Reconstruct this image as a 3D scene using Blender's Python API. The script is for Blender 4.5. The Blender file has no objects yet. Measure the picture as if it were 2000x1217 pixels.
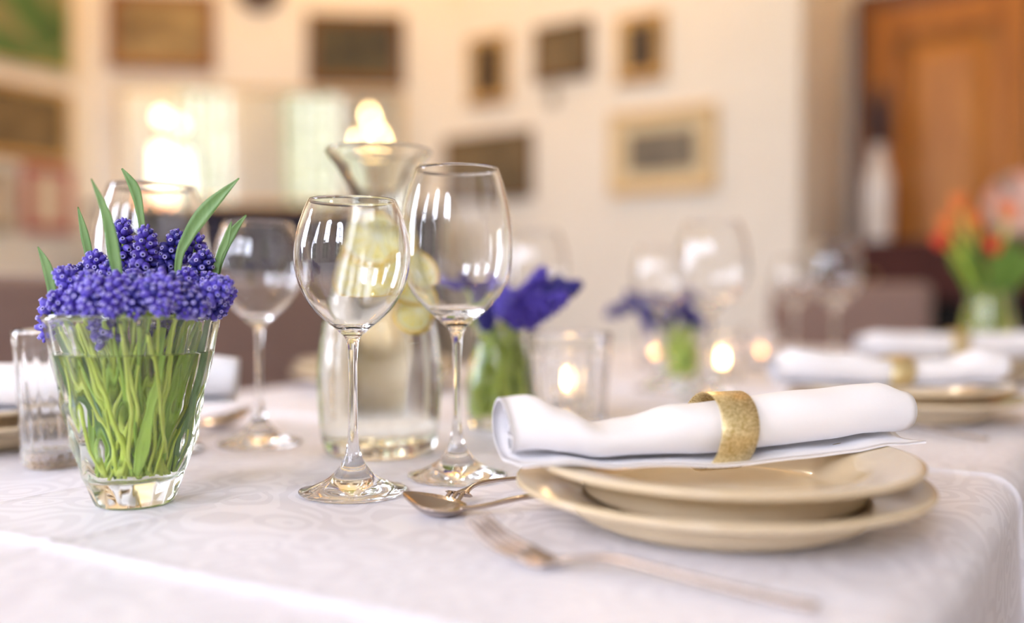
import bpy, math, random
from mathutils import Vector, Matrix
PI = math.pi
random.seed(7)
sc = bpy.context.scene
col = sc.collection
# ---------------------------------------------------------------- camera, light, exposure
TZ = 0.75                      # table top
CZ = TZ + 0.145                # camera height
F = 1800.0                     # focal length in pixels of a 2000 px wide frame
PITCH = math.atan((608.5 - 570.0) / F)
cam_d = bpy.data.cameras.new('camera')
cam = bpy.data.objects.new('camera', cam_d); col.objects.link(cam)
cam.location = (0, 0, CZ); cam.rotation_euler = (PI/2 - PITCH, 0, 0)
cam_d.sensor_width = 36; cam_d.lens = F / 2000 * 36
cam_d.clip_start = 0.01; cam_d.clip_end = 100
cam_d.dof.use_dof = True; cam_d.dof.focus_distance = 0.645; cam_d.dof.aperture_fstop = 1.38
sc.camera = cam
sc.view_settings.view_transform = 'Standard'; sc.view_settings.look = 'None'
sc.view_settings.gamma = 1; sc.view_settings.use_curve_mapping = False
sc.view_settings.exposure = 0.2
SKY = 30.0
w = bpy.data.worlds.new('overcast'); sc.world = w; w.use_nodes = True
wn = w.node_tree.nodes; wl = w.node_tree.links
wb = wn['Background']; wb.inputs['Strength'].default_value = SKY
tc = wn.new('ShaderNodeTexCoord'); sx = wn.new('ShaderNodeSeparateXYZ'); cr = wn.new('ShaderNodeValToRGB')
wl.new(tc.outputs['Generated'], sx.inputs[0])
mp = wn.new('ShaderNodeMapRange'); mp.inputs[1].default_value = -1; mp.inputs[2].default_value = 1
wl.new(sx.outputs['Z'], mp.inputs[0]); wl.new(mp.outputs[0], cr.inputs[0])
cr.color_ramp.elements[0].position = 0.47; cr.color_ramp.elements[0].color = (0.20, 0.24, 0.17, 1)
cr.color_ramp.elements[1].position = 0.53; cr.color_ramp.elements[1].color = (0.78, 0.83, 1.0, 1)
wl.new(cr.outputs[0], wb.inputs['Color'])
cy = sc.cycles
cy.max_bounces = 20; cy.diffuse_bounces = 5; cy.glossy_bounces = 8; cy.transmission_bounces = 18
cy.transparent_max_bounces = 24; cy.sample_clamp_indirect = 20; cy.blur_glossy = 0.5
cy.caustics_refractive = True; cy.caustics_reflective = True
cy.use_denoising = True
# ---------------------------------------------------------------- directions: u along the table, v across it
AZ = math.radians(34.0)
UX, UY = math.sin(AZ), math.cos(AZ)
VX, VY = math.cos(AZ), -math.sin(AZ)
def UV(u, v, z=0.0): return Vector((u*UX + v*VX, u*UY + v*VY, z))
def toUV(p): return (p[0]*UX + p[1]*UY, p[0]*VX + p[1]*VY)
def ray(px, py):
    a = (px - 1000) / F; b = (608.5 - py) / F
    c, s = math.cos(PITCH), math.sin(PITCH)
    return Vector((a, c + b*s, -s + b*c))
def onz(px, py, z=TZ):
    r = ray(px, py); t = (z - CZ) / r.z
    return Vector((0, 0, CZ)) + r*t
def aty(px, py, y):
    r = ray(px, py); return Vector((0, 0, CZ)) + r*(y / r.y)
def onwall(px, py, p0, n):
    r = ray(px, py); o = Vector((0, 0, CZ)); t = (p0 - o).dot(n) / r.dot(n)
    return o + r*t
# lamps of the room, all warm: wall washers under the ceiling, then an added fill light
def lamp(name, loc, target, energy, color, size=0.25, spread=PI):
    l = bpy.data.lights.new(name, 'AREA'); l.energy = energy; l.color = color; l.size = size; l.shape = 'DISK'; l.spread = spread
    o = bpy.data.objects.new(name, l); col.objects.link(o); o.location = loc
    o.rotation_euler = (Vector(target) - Vector(loc)).to_track_quat('-Z', 'Y').to_euler()
    return o
CEIL = 3.1
WARM = (1.0, 0.47, 0.08)
for (lu, lv, tu, tv, en, cl) in ((3.2, -2.35, 3.6, -2.35, 3.2, WARM), (3.2, -1.5, 3.6, -1.5, 3.4, WARM), (2.85, -2.95, 3.2, -3.3, 3.2, WARM), (2.4, -3.4, 2.75, -3.8, 3.2, WARM),
                             (1.7, -3.65, 1.75, -4.1, 5.5, WARM), (3.9, -.4, 4.3, -.4, 5.0, WARM), (-1.3, -1.2, -2.2, -1.2, 22, (1, .62, .28))):
    lamp('wall_washer', UV(lu, lv, CEIL-0.06), UV(tu, tv, 1.6), en, cl, 0.3)
pl_ = bpy.data.lights.new('ceiling_fill_light', 'POINT'); pl_.energy = 21; pl_.color = (1, .80, .56); pl_.shadow_soft_size = .07  # unseen warm light added as general fill for the walls, no fixture built
po_ = bpy.data.objects.new('ceiling_fill_light', pl_); col.objects.link(po_); po_.location = UV(2.2, -1.7, 2.6)
# ---------------------------------------------------------------- materials
MATS = {}
def nodes_of(m): return m.node_tree.nodes, m.node_tree.links
def pmat(name, color, rough=0.5, metal=0.0, spec=0.5, noise=None, bump=None, coat=0.0, sheen=0.0, trans=0.0):
    if name in MATS: return MATS[name]
    m = bpy.data.materials.new(name); m.use_nodes = True; n, l = nodes_of(m)
    b = n['Principled BSDF']; b.inputs['Base Color'].default_value = (*color, 1)
    b.inputs['Roughness'].default_value = rough; b.inputs['Metallic'].default_value = metal
    b.inputs['Specular IOR Level'].default_value = spec; b.inputs['Coat Weight'].default_value = coat
    b.inputs['Sheen Weight'].default_value = sheen
    if trans: b.inputs['Subsurface Weight'].default_value = trans; b.inputs['Subsurface Radius'].default_value = (.004, .004, .002); b.inputs['Subsurface Scale'].default_value = 1
    t = n.new('ShaderNodeTexCoord')
    if noise:
        c2, scale, lo, hi, stretch = noise
        mpn = n.new('ShaderNodeMapping'); mpn.inputs['Scale'].default_value = stretch
        nz = n.new('ShaderNodeTexNoise'); nz.inputs['Scale'].default_value = scale; nz.inputs['Detail'].default_value = 5
        r = n.new('ShaderNodeValToRGB'); r.color_ramp.elements[0].position = lo; r.color_ramp.elements[1].position = hi
        r.color_ramp.elements[0].color = (*color, 1); r.color_ramp.elements[1].color = (*c2, 1)
        l.new(t.outputs['Object'], mpn.inputs[0]); l.new(mpn.outputs[0], nz.inputs['Vector'])
        l.new(nz.outputs[0], r.inputs[0]); l.new(r.outputs[0], b.inputs['Base Color'])
    if bump:
        scale, dist = bump
        nb = n.new('ShaderNodeTexNoise'); nb.inputs['Scale'].default_value = scale; nb.inputs['Detail'].default_value = 3
        bp = n.new('ShaderNodeBump'); bp.inputs['Distance'].default_value = dist; bp.inputs['Strength'].default_value = 0.6
        l.new(t.outputs['Object'], nb.inputs['Vector']); l.new(nb.outputs[0], bp.inputs['Height']); l.new(bp.outputs[0], b.inputs['Normal'])
    MATS[name] = m; return m
def gmat(name, color, ior):
    if name in MATS: return MATS[name]
    m = bpy.data.materials.new(name); m.use_nodes = True; n, l = nodes_of(m)
    n.remove(n['Principled BSDF']); g = n.new('ShaderNodeBsdfGlass'); g.inputs['Color'].default_value = (*color, 1)
    g.inputs['IOR'].default_value = ior; g.inputs['Roughness'].default_value = 0.0
    l.new(g.outputs[0], n['Material Output'].inputs[0]); MATS[name] = m; return m
def emat(name, color, strength):
    if name in MATS: return MATS[name]
    m = bpy.data.materials.new(name); m.use_nodes = True; n, l = nodes_of(m)
    n.remove(n['Principled BSDF']); g = n.new('ShaderNodeEmission'); g.inputs[0].default_value = (*color, 1); g.inputs[1].default_value = strength
    l.new(g.outputs[0], n['Material Output'].inputs[0]); MATS[name] = m; return m
def thinglass():
    if 'pane' in MATS: return MATS['pane']
    m = bpy.data.materials.new('pane'); m.use_nodes = True; n, l = nodes_of(m); n.remove(n['Principled BSDF'])
    fr = n.new('ShaderNodeFresnel'); fr.inputs[0].default_value = 1.45
    t = n.new('ShaderNodeBsdfTransparent'); g = n.new('ShaderNodeBsdfGlossy'); g.inputs['Roughness'].default_value = 0
    mx = n.new('ShaderNodeMixShader'); l.new(fr.outputs[0], mx.inputs[0]); l.new(t.outputs[0], mx.inputs[1]); l.new(g.outputs[0], mx.inputs[2])
    l.new(mx.outputs[0], n['Material Output'].inputs[0]); MATS['pane'] = m; return m
GLASS = gmat('crystal glass', (0.995, 0.995, 0.995), 1.5)
GREENGLASS = gmat('greenish pressed glass', (0.975, 0.985, 0.965), 1.5)
WATER_TOP = gmat('water surface', (1, 1, 1), 1.33)
WATER_WALL = gmat('water against glass', (0.99, 1, 0.985), 1.128)
M_WALL = pmat('cream wall paint', (0.87, 0.85, 0.805), 0.8, noise=((0.84, 0.815, 0.765), 3, .35, .75, (1, 1, 1)))
M_SHADEWALL = M_WALL
M_CEIL = pmat('white ceiling', (0.86, 0.84, 0.80), 0.9)
M_FLOOR = pmat('oak floor', (0.20, 0.11, 0.055), 0.4, noise=((0.10, 0.055, 0.03), 6, .3, .7, (1, 8, 1)))
M_NAPKIN = pmat('white napkin cotton', (0.91, 0.90, 0.93), 0.9, sheen=0.1, bump=(900, 0.0002))
M_PLATE = pmat('cream glazed china', (0.72, 0.59, 0.40), 0.2, coat=0.35, noise=((0.69, 0.55, 0.36), 30, .4, .8, (1, 1, 1)))
M_SILVER = pmat('brushed silver plate', (0.50, 0.42, 0.37), 0.2, metal=1.0)
M_CHAIR = pmat('mauve brown upholstery', (0.235, 0.152, 0.128), 0.85, sheen=0.3, bump=(300, 0.0006))
M_CHAIRLEG = pmat('dark stained chair wood', (0.06, 0.03, 0.018), 0.4)
M_PIANO = pmat('dark polished piano lacquer', (0.016, 0.011, 0.032), 0.5, coat=0.0, spec=.3)
M_MAHOG = pmat('dark mahogany', (0.085, 0.020, 0.014), 0.6, spec=.25, noise=((0.055, 0.012, 0.01), 5, .3, .7, (1, 1, 8)))
M_BLACK = pmat('black lacquer', (0.006, 0.005, 0.005), 0.7, spec=.2)
M_DOOR = pmat('warm varnished door wood', (0.58, 0.235, 0.045), 0.5, spec=.3, noise=((0.38, 0.14, 0.03), 4, .3, .75, (6, 6, 0.7)))
M_DOORDARK = pmat('darker door frame wood', (0.20, 0.065, 0.014), 0.3, coat=0.2, noise=((0.13, 0.04, 0.01), 4, .3, .75, (6, 6, 0.7)))
M_DOORPANEL = pmat('lighter door panel wood', (0.66, 0.29, 0.06), 0.42, spec=.4, noise=((0.44, 0.17, 0.035), 4, .3, .75, (6, 6, 0.7)))
M_FRAMEBROWN = pmat('brown picture frame wood', (0.24, 0.095, 0.028), 0.35)
M_FRAMEDARK = pmat('dark picture frame wood', (0.15, 0.07, 0.016), 0.35)
M_FRAMEGOLD = pmat('old gold frame', (0.50, 0.33, 0.13), 0.4, metal=0.35)
M_FRAMELIGHT = pmat('pale gold frame', (0.70, 0.52, 0.26), 0.4, metal=0.2)
M_FRAMERED = pmat('dusky red frame', (0.42, 0.10, 0.10), 0.5)
M_FRAMEGREY = pmat('grey wooden frame', (0.30, 0.27, 0.20), 0.5)
M_MAT = pmat('cream picture mat', (0.72, 0.62, 0.42), 0.9)
M_STEM = pmat('fresh green stem', (0.52, 0.66, 0.06), 0.45, trans=0.0, noise=((0.68, 0.78, 0.17), 60, .35, .7, (1, 1, .3)))
M_STEM2 = pmat('deep green stem', (0.30, 0.50, 0.05), 0.45, noise=((0.46, 0.62, 0.09), 60, .35, .7, (1, 1, .3)))
M_LEAF = pmat('muscari leaf green', (0.12, 0.25, 0.07), 0.45, noise=((0.20, 0.34, 0.12), 200, .3, .75, (1, 1, .1)))
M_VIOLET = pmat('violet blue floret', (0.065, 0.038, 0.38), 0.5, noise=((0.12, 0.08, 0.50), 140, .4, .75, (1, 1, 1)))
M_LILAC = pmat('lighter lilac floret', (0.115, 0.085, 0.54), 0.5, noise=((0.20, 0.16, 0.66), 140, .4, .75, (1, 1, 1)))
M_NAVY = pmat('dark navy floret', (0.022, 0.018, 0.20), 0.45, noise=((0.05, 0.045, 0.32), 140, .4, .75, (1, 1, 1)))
M_LIP = pmat('pale floret mouth', (0.34, 0.31, 0.72), 0.6)
M_PITH = pmat('dark floret throat', (0.01, 0.008, 0.04), 0.8)
M_LEMONPEEL = pmat('lemon peel', (0.86, 0.56, 0.01), 0.4, bump=(400, .0004))
M_LEMON = pmat('lemon flesh', (0.90, 0.76, 0.20), 0.4, noise=((0.94, 0.86, 0.42), 120, .35, .7, (1, 1, 1)))
M_PITHW = pmat('lemon pith', (0.90, 0.87, 0.66), 0.6)
M_WAX = pmat('white candle wax', (0.85, 0.80, 0.70), 0.5)
M_METALCUP = pmat('tealight cup metal', (0.75, 0.73, 0.70), 0.25, metal=1.0)
M_FLAME = emat('candle flame', (1.0, 0.62, 0.25), 160)
M_BRASS = pmat('aged brass', (0.45, 0.30, 0.10), 0.3, metal=1.0)
M_TULIP = pmat('orange tulip petal', (0.85, 0.16, 0.03), 0.5, noise=((0.90, 0.28, 0.05), 25, .3, .7, (1, 1, 1)))
M_TULIPRED = pmat('red tulip petal', (0.75, 0.06, 0.02), 0.5)
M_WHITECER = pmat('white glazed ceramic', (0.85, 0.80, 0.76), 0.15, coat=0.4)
M_DRIED = pmat('dark dried twigs', (0.045, 0.04, 0.06), 0.8)
def glitter():
    m = bpy.data.materials.new('gold glitter band'); m.use_nodes = True; n, l = nodes_of(m); b = n['Principled BSDF']
    b.inputs['Metallic'].default_value = 0.75; b.inputs['Roughness'].default_value = 0.38
    t = n.new('ShaderNodeTexCoord'); v = n.new('ShaderNodeTexVoronoi'); v.inputs['Scale'].default_value = 1100
    r = n.new('ShaderNodeValToRGB'); r.color_ramp.elements[0].color = (0.50, 0.36, 0.12, 1); r.color_ramp.elements[1].color = (0.92, 0.80, 0.50, 1)
    l.new(t.outputs['Object'], v.inputs['Vector']); s = n.new('ShaderNodeSeparateColor'); l.new(v.outputs['Color'], s.inputs[0])
    l.new(s.outputs[0], r.inputs[0]); l.new(r.outputs[0], b.inputs['Base Color'])
    bp = n.new('ShaderNodeBump'); bp.inputs['Distance'].default_value = 0.0006; bp.inputs['Strength'].default_value = 1
    l.new(s.outputs[1], bp.inputs['Height']); l.new(bp.outputs[0], b.inputs['Normal']); return m
M_GLITTER = glitter()
def damask():
    m = bpy.data.materials.new('white damask cloth'); m.use_nodes = True; n, l = nodes_of(m); b = n['Principled BSDF']
    t = n.new('ShaderNodeTexCoord')
    nz = n.new('ShaderNodeTexNoise'); nz.inputs['Scale'].default_value = 9; nz.inputs['Detail'].default_value = 2
    va = n.new('ShaderNodeVectorMath'); va.operation = 'SCALE'; va.inputs['Scale'].default_value = 0.09
    vb = n.new('ShaderNodeVectorMath'); vb.operation = 'ADD'
    l.new(t.outputs['Object'], nz.inputs['Vector']); l.new(nz.outputs['Color'], va.inputs[0]); l.new(t.outputs['Object'], vb.inputs[0]); l.new(va.outputs[0], vb.inputs[1])
    vo = n.new('ShaderNodeTexVoronoi'); vo.feature = 'SMOOTH_F1'; vo.inputs['Scale'].default_value = 22; vo.inputs['Smoothness'].default_value = 0.25
    l.new(vb.outputs[0], vo.inputs['Vector'])
    wv = n.new('ShaderNodeMath'); wv.operation = 'MULTIPLY'; wv.inputs[1].default_value = 26
    sn = n.new('ShaderNodeMath'); sn.operation = 'SINE'
    l.new(vo.outputs['Distance'], wv.inputs[0]); l.new(wv.outputs[0], sn.inputs[0])
    r = n.new('ShaderNodeValToRGB'); r.color_ramp.elements[0].position = .42; r.color_ramp.elements[1].position = .58
    mr = n.new('ShaderNodeMapRange'); mr.inputs[1].default_value = -1; l.new(sn.outputs[0], mr.inputs[0]); l.new(mr.outputs[0], r.inputs[0])
    r.color_ramp.elements[0].color = (0.765, 0.762, 0.845, 1); r.color_ramp.elements[1].color = (0.835, 0.835, 0.92, 1)
    l.new(r.outputs[0], b.inputs['Base Color'])
    rr = n.new('ShaderNodeMapRange'); rr.inputs[3].default_value = 0.75; rr.inputs[4].default_value = 0.42
    l.new(r.outputs[0], rr.inputs[0]); l.new(rr.outputs[0], b.inputs['Roughness'])
    n2 = n.new('ShaderNodeTexNoise'); n2.inputs['Scale'].default_value = 1400
    bp = n.new('ShaderNodeBump'); bp.inputs['Distance'].default_value = 0.0003; bp.inputs['Strength'].default_value = .5
    l.new(t.outputs['Object'], n2.inputs['Vector']); l.new(n2.outputs[0], bp.inputs['Height']); l.new(bp.outputs[0], b.inputs['Normal'])
    return m
M_CLOTH = damask()
# ---------------------------------------------------------------- mesh helpers
class MB:
    def __init__(s): s.v = []; s.f = []; s.m = []
    def add(s, vs, fs, mi=0):
        o = len(s.v); s.v += [tuple(p) for p in vs]; s.f += [tuple(i + o for i in f) for f in fs]; s.m += [mi]*len(fs); return s
    def box(s, c, d, mi=0, rot=None):
        x, y, z = d[0]/2, d[1]/2, d[2]/2
        vs = [Vector((a*x, b*y, e*z)) for e in (-1, 1) for b in (-1, 1) for a in (-1, 1)]
        if rot is not None: vs = [rot @ p for p in vs]
        vs = [p + Vector(c) for p in vs]
        return s.add(vs, [(0, 2, 3, 1), (4, 5, 7, 6), (0, 1, 5, 4), (2, 6, 7, 3), (0, 4, 6, 2), (1, 3, 7, 5)], mi)
    def lathe(s, prof, seg=48, fn=None, mi=0, M=None):
        """prof goes up the outside and down the inside: normals point out of the solid"""
        vs = []; rows = []
        for (r, z) in prof:
            if r < 1e-7: rows.append([len(vs)]); vs.append(Vector((0, 0, z)))
            else:
                row = []
                for j in range(seg):
                    a = 2*PI*j/seg; rr = r if fn is None else fn(r, z, a)
                    row.append(len(vs)); vs.append(Vector((rr*math.cos(a), rr*math.sin(a), z)))
                rows.append(row)
        fs = []
        for A, B in zip(rows[:-1], rows[1:]):
            for j in range(seg):
                k = (j + 1) % seg
                if len(A) == 1 and len(B) == 1: continue
                if len(A) == 1: fs.append((A[0], B[k], B[j]))
                elif len(B) == 1: fs.append((A[j], A[k], B[0]))
                else: fs.append((A[j], A[k], B[k], B[j]))
        if M is not None: vs = [M @ p for p in vs]
        return s.add(vs, fs, mi)
    def tube(s, pts, rad, seg=8, mi=0, caps=True, flat=None):
        pts = [Vector(p) for p in pts]; n = len(pts)
        R = rad if isinstance(rad, (list, tuple)) else [rad]*n
        T = [(pts[min(i+1, n-1)] - pts[max(i-1, 0)]).normalized() for i in range(n)]
        up = Vector((0, 0, 1)) if abs(T[0].z) < .9 else Vector((1, 0, 0))
        a = T[0].cross(up).normalized(); vs = []
        for i in range(n):
            a = (a - T[i]*a.dot(T[i])).normalized(); b = T[i].cross(a)
            for j in range(seg):
                th = 2*PI*j/seg; vs.append(pts[i] + a*(R[i]*math.cos(th)) + b*(R[i]*math.sin(th)*(flat or 1)))
        fs = [(i*seg + j, i*seg + (j+1) % seg, (i+1)*seg + (j+1) % seg, (i+1)*seg + j) for i in range(n-1) for j in range(seg)]
        if caps: fs += [tuple(reversed(range(seg))), tuple(range((n-1)*seg, n*seg))]
        return s.add(vs, fs, mi)
    def mesh(s, name, mats, smooth=True, sharp=None):
        me = bpy.data.meshes.new(name); me.from_pydata([tuple(p) for p in s.v], [], s.f); me.update()
        for m in (mats if isinstance(mats, (list, tuple)) else [mats]): me.materials.append(m)
        me.polygons.foreach_set('material_index', s.m)
        me.polygons.foreach_set('use_smooth', [smooth]*len(me.polygons))
        if sharp is not None: me.set_sharp_from_angle(angle=math.radians(sharp))
        return me
    def obj(s, name, mats, parent=None, smooth=True, sharp=None):
        return link(name, s.mesh(name, mats, smooth, sharp), parent)
def link(name, me, parent=None):
    o = bpy.data.objects.new(name, me); col.objects.link(o)
    if parent is not None: o.parent = parent
    return o
def tag(o, label=None, cat=None, group=None, kind=None):
    if label: o['label'] = label
    if cat: o['category'] = cat
    if group: o['group'] = group
    if kind: o['kind'] = kind
    return o
def thing(name, label, cat, loc=(0, 0, 0), rz=0.0, group=None):
    o = bpy.data.objects.new(name, None); col.objects.link(o); o.empty_display_size = .02
    o.location = loc; o.rotation_euler = (0, 0, rz); return tag(o, label, cat, group)
def dup(root, loc, rz=0.0, label=None, group=None):
    r = root.copy(); col.objects.link(r); r.location = loc; r.rotation_euler = (0, 0, rz)
    if label: r['label'] = label
    if group: r['group'] = group
    for ch in list(root.children):
        c = ch.copy(); col.objects.link(c); c.parent = r
        for g in list(ch.children):
            d = g.copy(); col.objects.link(d); d.parent = c
    return r
def spline(pts, n=8):
    """Catmull-Rom through 2-D or 3-D points"""
    P = [Vector(p).to_3d() if len(p) == 2 else Vector(p) for p in pts]; out = []
    for i in range(len(P)-1):
        p0 = P[max(i-1, 0)]; p1 = P[i]; p2 = P[i+1]; p3 = P[min(i+2, len(P)-1)]
        for k in range(n):
            t = k/n
            out.append(0.5*((2*p1) + (p2-p0)*t + (2*p0-5*p1+4*p2-p3)*t*t + (3*p1-p0-3*p2+p3)*t**3))
    out.append(P[-1]); return out
def prof(pts, n=6): return [(max(p.x, 0.0), p.y) for p in spline(pts, n)]
# ---------------------------------------------------------------- the room
U0, U1, U2 = -2.2, 3.615, 4.307       # window wall, picture wall, door wall
VL, VR = -4.12, 1.6
A = UV(2.53, VL); B = UV(U1, -2.84); VC = -1.084; C_ = UV(U1, VC); D_ = UV(U2, VC)
def wall(name, p, q, holes=(), thick=0.14, mat=M_WALL, h=CEIL):
    """wall from p to q, the room on the +90 degree side of p->q; holes (s0, s1, z0, z1, arch height)"""
    p = Vector(p); q = Vector(q); L = (q-p).length; t = (q-p)/L; nrm = Vector((-t.y, t.x, 0))
    cuts = [0.0]; 
    for (s0, s1, z0, z1, ar) in holes: cuts += [s0 + (s1-s0)*k/16 for k in range(17)]
    cuts = sorted(set(cuts + [L])); mb = MB()
    def P(s, z, b): return p + t*s + Vector((0, 0, z)) - nrm*(thick*b)
    def quad(a, b, c, d): mb.add([a, b, c, d], [(0, 1, 2, 3)])
    def top(s, hl):
        s0, s1, z0, z1, ar = hl; x = (s-(s0+s1)/2)/((s1-s0)/2); return z1 + ar*math.sqrt(max(0, 1-x*x))
    for s, e in zip(cuts[:-1], cuts[1:]):
        hl = next((k for k in holes if k[0]-1e-6 <= s and e <= k[1]+1e-6), None)
        spans = [(0, 0, h, h)] if hl is None else [(0, 0, hl[2], hl[2]), (top(s, hl), top(e, hl), h, h)]
        for (a0, b0, a1, b1) in spans:
            quad(P(s, a0, 0), P(e, b0, 0), P(e, b1, 0), P(s, a1, 0)); quad(P(e, b0, 1), P(s, a0, 1), P(s, a1, 1), P(e, b1, 1))
        if hl:
            quad(P(s, hl[2], 0), P(s, hl[2], 1), P(e, hl[2], 1), P(e, hl[2], 0))
            quad(P(s, top(s, hl), 1), P(s, top(s, hl), 0), P(e, top(e, hl), 0), P(e, top(e, hl), 1))
            if abs(s-hl[0]) < 1e-6: quad(P(s, hl[2], 0), P(s, top(s, hl), 0), P(s, top(s, hl), 1), P(s, hl[2], 1))
            if abs(e-hl[1]) < 1e-6: quad(P(e, hl[2], 1), P(e, top(e, hl), 1), P(e, top(e, hl), 0), P(e, hl[2], 0))
    o = mb.obj(name, mat, smooth=False); o['kind'] = 'structure'
    return o, p, t, nrm
NWIN = [0]
M_WINFRAME = pmat('white window paint', (0.75, 0.72, 0.68), 0.5)
def window(p, t, nrm, hole):
    s0, s1, z0, z1, ar = hole; NWIN[0] += 1; W = s1-s0; H = z1-z0+ar
    e = bpy.data.objects.new('window_%d' % NWIN[0], None); col.objects.link(e); e['kind'] = 'structure'
    e.location = p + t*s0 + Vector((0, 0, z0)) - nrm*0.08
    e.rotation_euler = (0, 0, math.atan2(t.y, t.x))
    mb = MB(); fw = .045
    mb.box((fw/2, 0, (z1-z0)/2), (fw, .05, z1-z0)); mb.box((W-fw/2, 0, (z1-z0)/2), (fw, .05, z1-z0)); mb.box((W/2, 0, fw/2), (W, .05, fw)); mb.box((W/2, 0, (H-.02)/2), (fw, .05, H-.04))
    mb.obj('frame', M_WINFRAME, e, smooth=False)
    for k in range(1, 6):
        m2 = MB(); m2.box((W/2, 0, (z1-z0)*k/5), (W-.06, .028, .022)); m2.obj('muntin', M_WINFRAME, e, smooth=False)
    for x in (.27, .73):
        m2 = MB(); m2.box((W*x, 0, H*.48), (.02, .028, H*.92)); m2.obj('muntin', M_WINFRAME, e, smooth=False)
    pn = MB(); pts = [Vector((0, 0, 0)), Vector((W, 0, 0))] + [Vector((W/2 + W/2*math.cos(PI*k/12), 0, z1-z0 + ar*math.sin(PI*k/12))) for k in range(13)]
    pn.add(pts, [tuple(range(len(pts)))]); pn.obj('pane', thinglass(), e, smooth=False)
    l = bpy.data.lights.new('daylight_portal', 'AREA'); l.shape = 'RECTANGLE'; l.size = W; l.size_y = H
    l.cycles.is_portal = True
    lo = bpy.data.objects.new('daylight_portal', l); col.objects.link(lo)
    lo.location = p + t*(s0+s1)/2 + Vector((0, 0, z0+H/2)) - nrm*0.13
    lo.rotation_euler = nrm.to_track_quat('-Z', 'Y').to_euler()
# window wall (behind the photographer), side wall, then the walls in view
ZW0, ZW1 = 0.75, 2.55
def hv(vc, wd): return (vc - wd/2 - VL, vc + wd/2 - VL, ZW0, ZW1, 0.35)
# traverse counter-clockwise seen from above so that the room is on +90 side
WB = [hv(-2.75, 1.25), hv(-0.95, .62), hv(0.42, .8)]
Lb = VR - VL
def run(name, p, q, holes=(), **k):
    o, p, t, n = wall(name, p, q, holes, **k)
    for h in holes: window(p, t, n, h)
    return o
run('wall_window', UV(U0, VL), UV(U0, VR), WB)
run('wall_east', UV(U0, VR), UV(U2, VR))
run('wall_door', UV(U2, VR), D_)
run('wall_return', D_, C_)
run('wall_picture', C_, B)
run('wall_diagonal', B, A)
LW = (A - UV(U0, VL)).length
def hu(uc, wd): s = 2.53 - uc; return (s - wd/2, s + wd/2, ZW0, ZW1, 0.35)
run('wall_west', A, UV(U0, VL), [hu(-1.0, 1.1)])
poly = [UV(U0, VL), UV(U0, VR), UV(U2, VR), D_, C_, B, A]
def slab(name, z, th, mat):
    mb = MB(); n = len(poly); vs = [p + Vector((0, 0, z)) for p in poly] + [p + Vector((0, 0, z-th)) for p in poly]
    mb.add(vs, [tuple(range(n)), tuple(reversed(range(n, 2*n)))] + [(i, i+n, (i+1) % n + n, (i+1) % n) for i in range(n)])
    return tag(mb.obj(name, mat, smooth=False), kind='structure')
slab('floor', 0.0, 0.1, M_FLOOR); slab('ceiling', CEIL+.1, 0.1, M_CEIL)
# ---------------------------------------------------------------- pictures, mirror, wall ornaments
N_PIC = UV(-1, 0); P_PIC = UV(U1, 0); T_PIC = UV(0, 1)           # tangent pointing to the viewer's right
N_W = UV(0, 1); P_W = UV(0, VL); T_W = UV(1, 0)
dAB = (B - A).normalized(); N_D = Vector((dAB.y, -dAB.x, 0)); P_D = A; T_D = dAB
def canvas(name, stops, scale, seed, stretch=(1, 1, 1)):
    m = bpy.data.materials.new(name); m.use_nodes = True; n, l = nodes_of(m); b = n['Principled BSDF']; b.inputs['Roughness'].default_value = 0.55
    t = n.new('ShaderNodeTexCoord'); mpn = n.new('ShaderNodeMapping'); mpn.inputs['Location'].default_value = (seed, seed*2.3, seed*.7); mpn.inputs['Scale'].default_value = stretch
    nz = n.new('ShaderNodeTexNoise'); nz.inputs['Scale'].default_value = scale; nz.inputs['Detail'].default_value = 4; nz.inputs['Distortion'].default_value = 0.6
    r = n.new('ShaderNodeValToRGB'); e = r.color_ramp.elements
    while len(e) < len(stops): e.new(0.5)
    for k, (p, c) in enumerate(stops): e[k].position = p; e[k].color = (*c, 1)
    l.new(t.outputs['Object'], mpn.inputs[0]); l.new(mpn.outputs[0], nz.inputs['Vector']); l.new(nz.outputs[0], r.inputs[0]); l.new(r.outputs[0], b.inputs['Base Color'])
    return m
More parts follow.
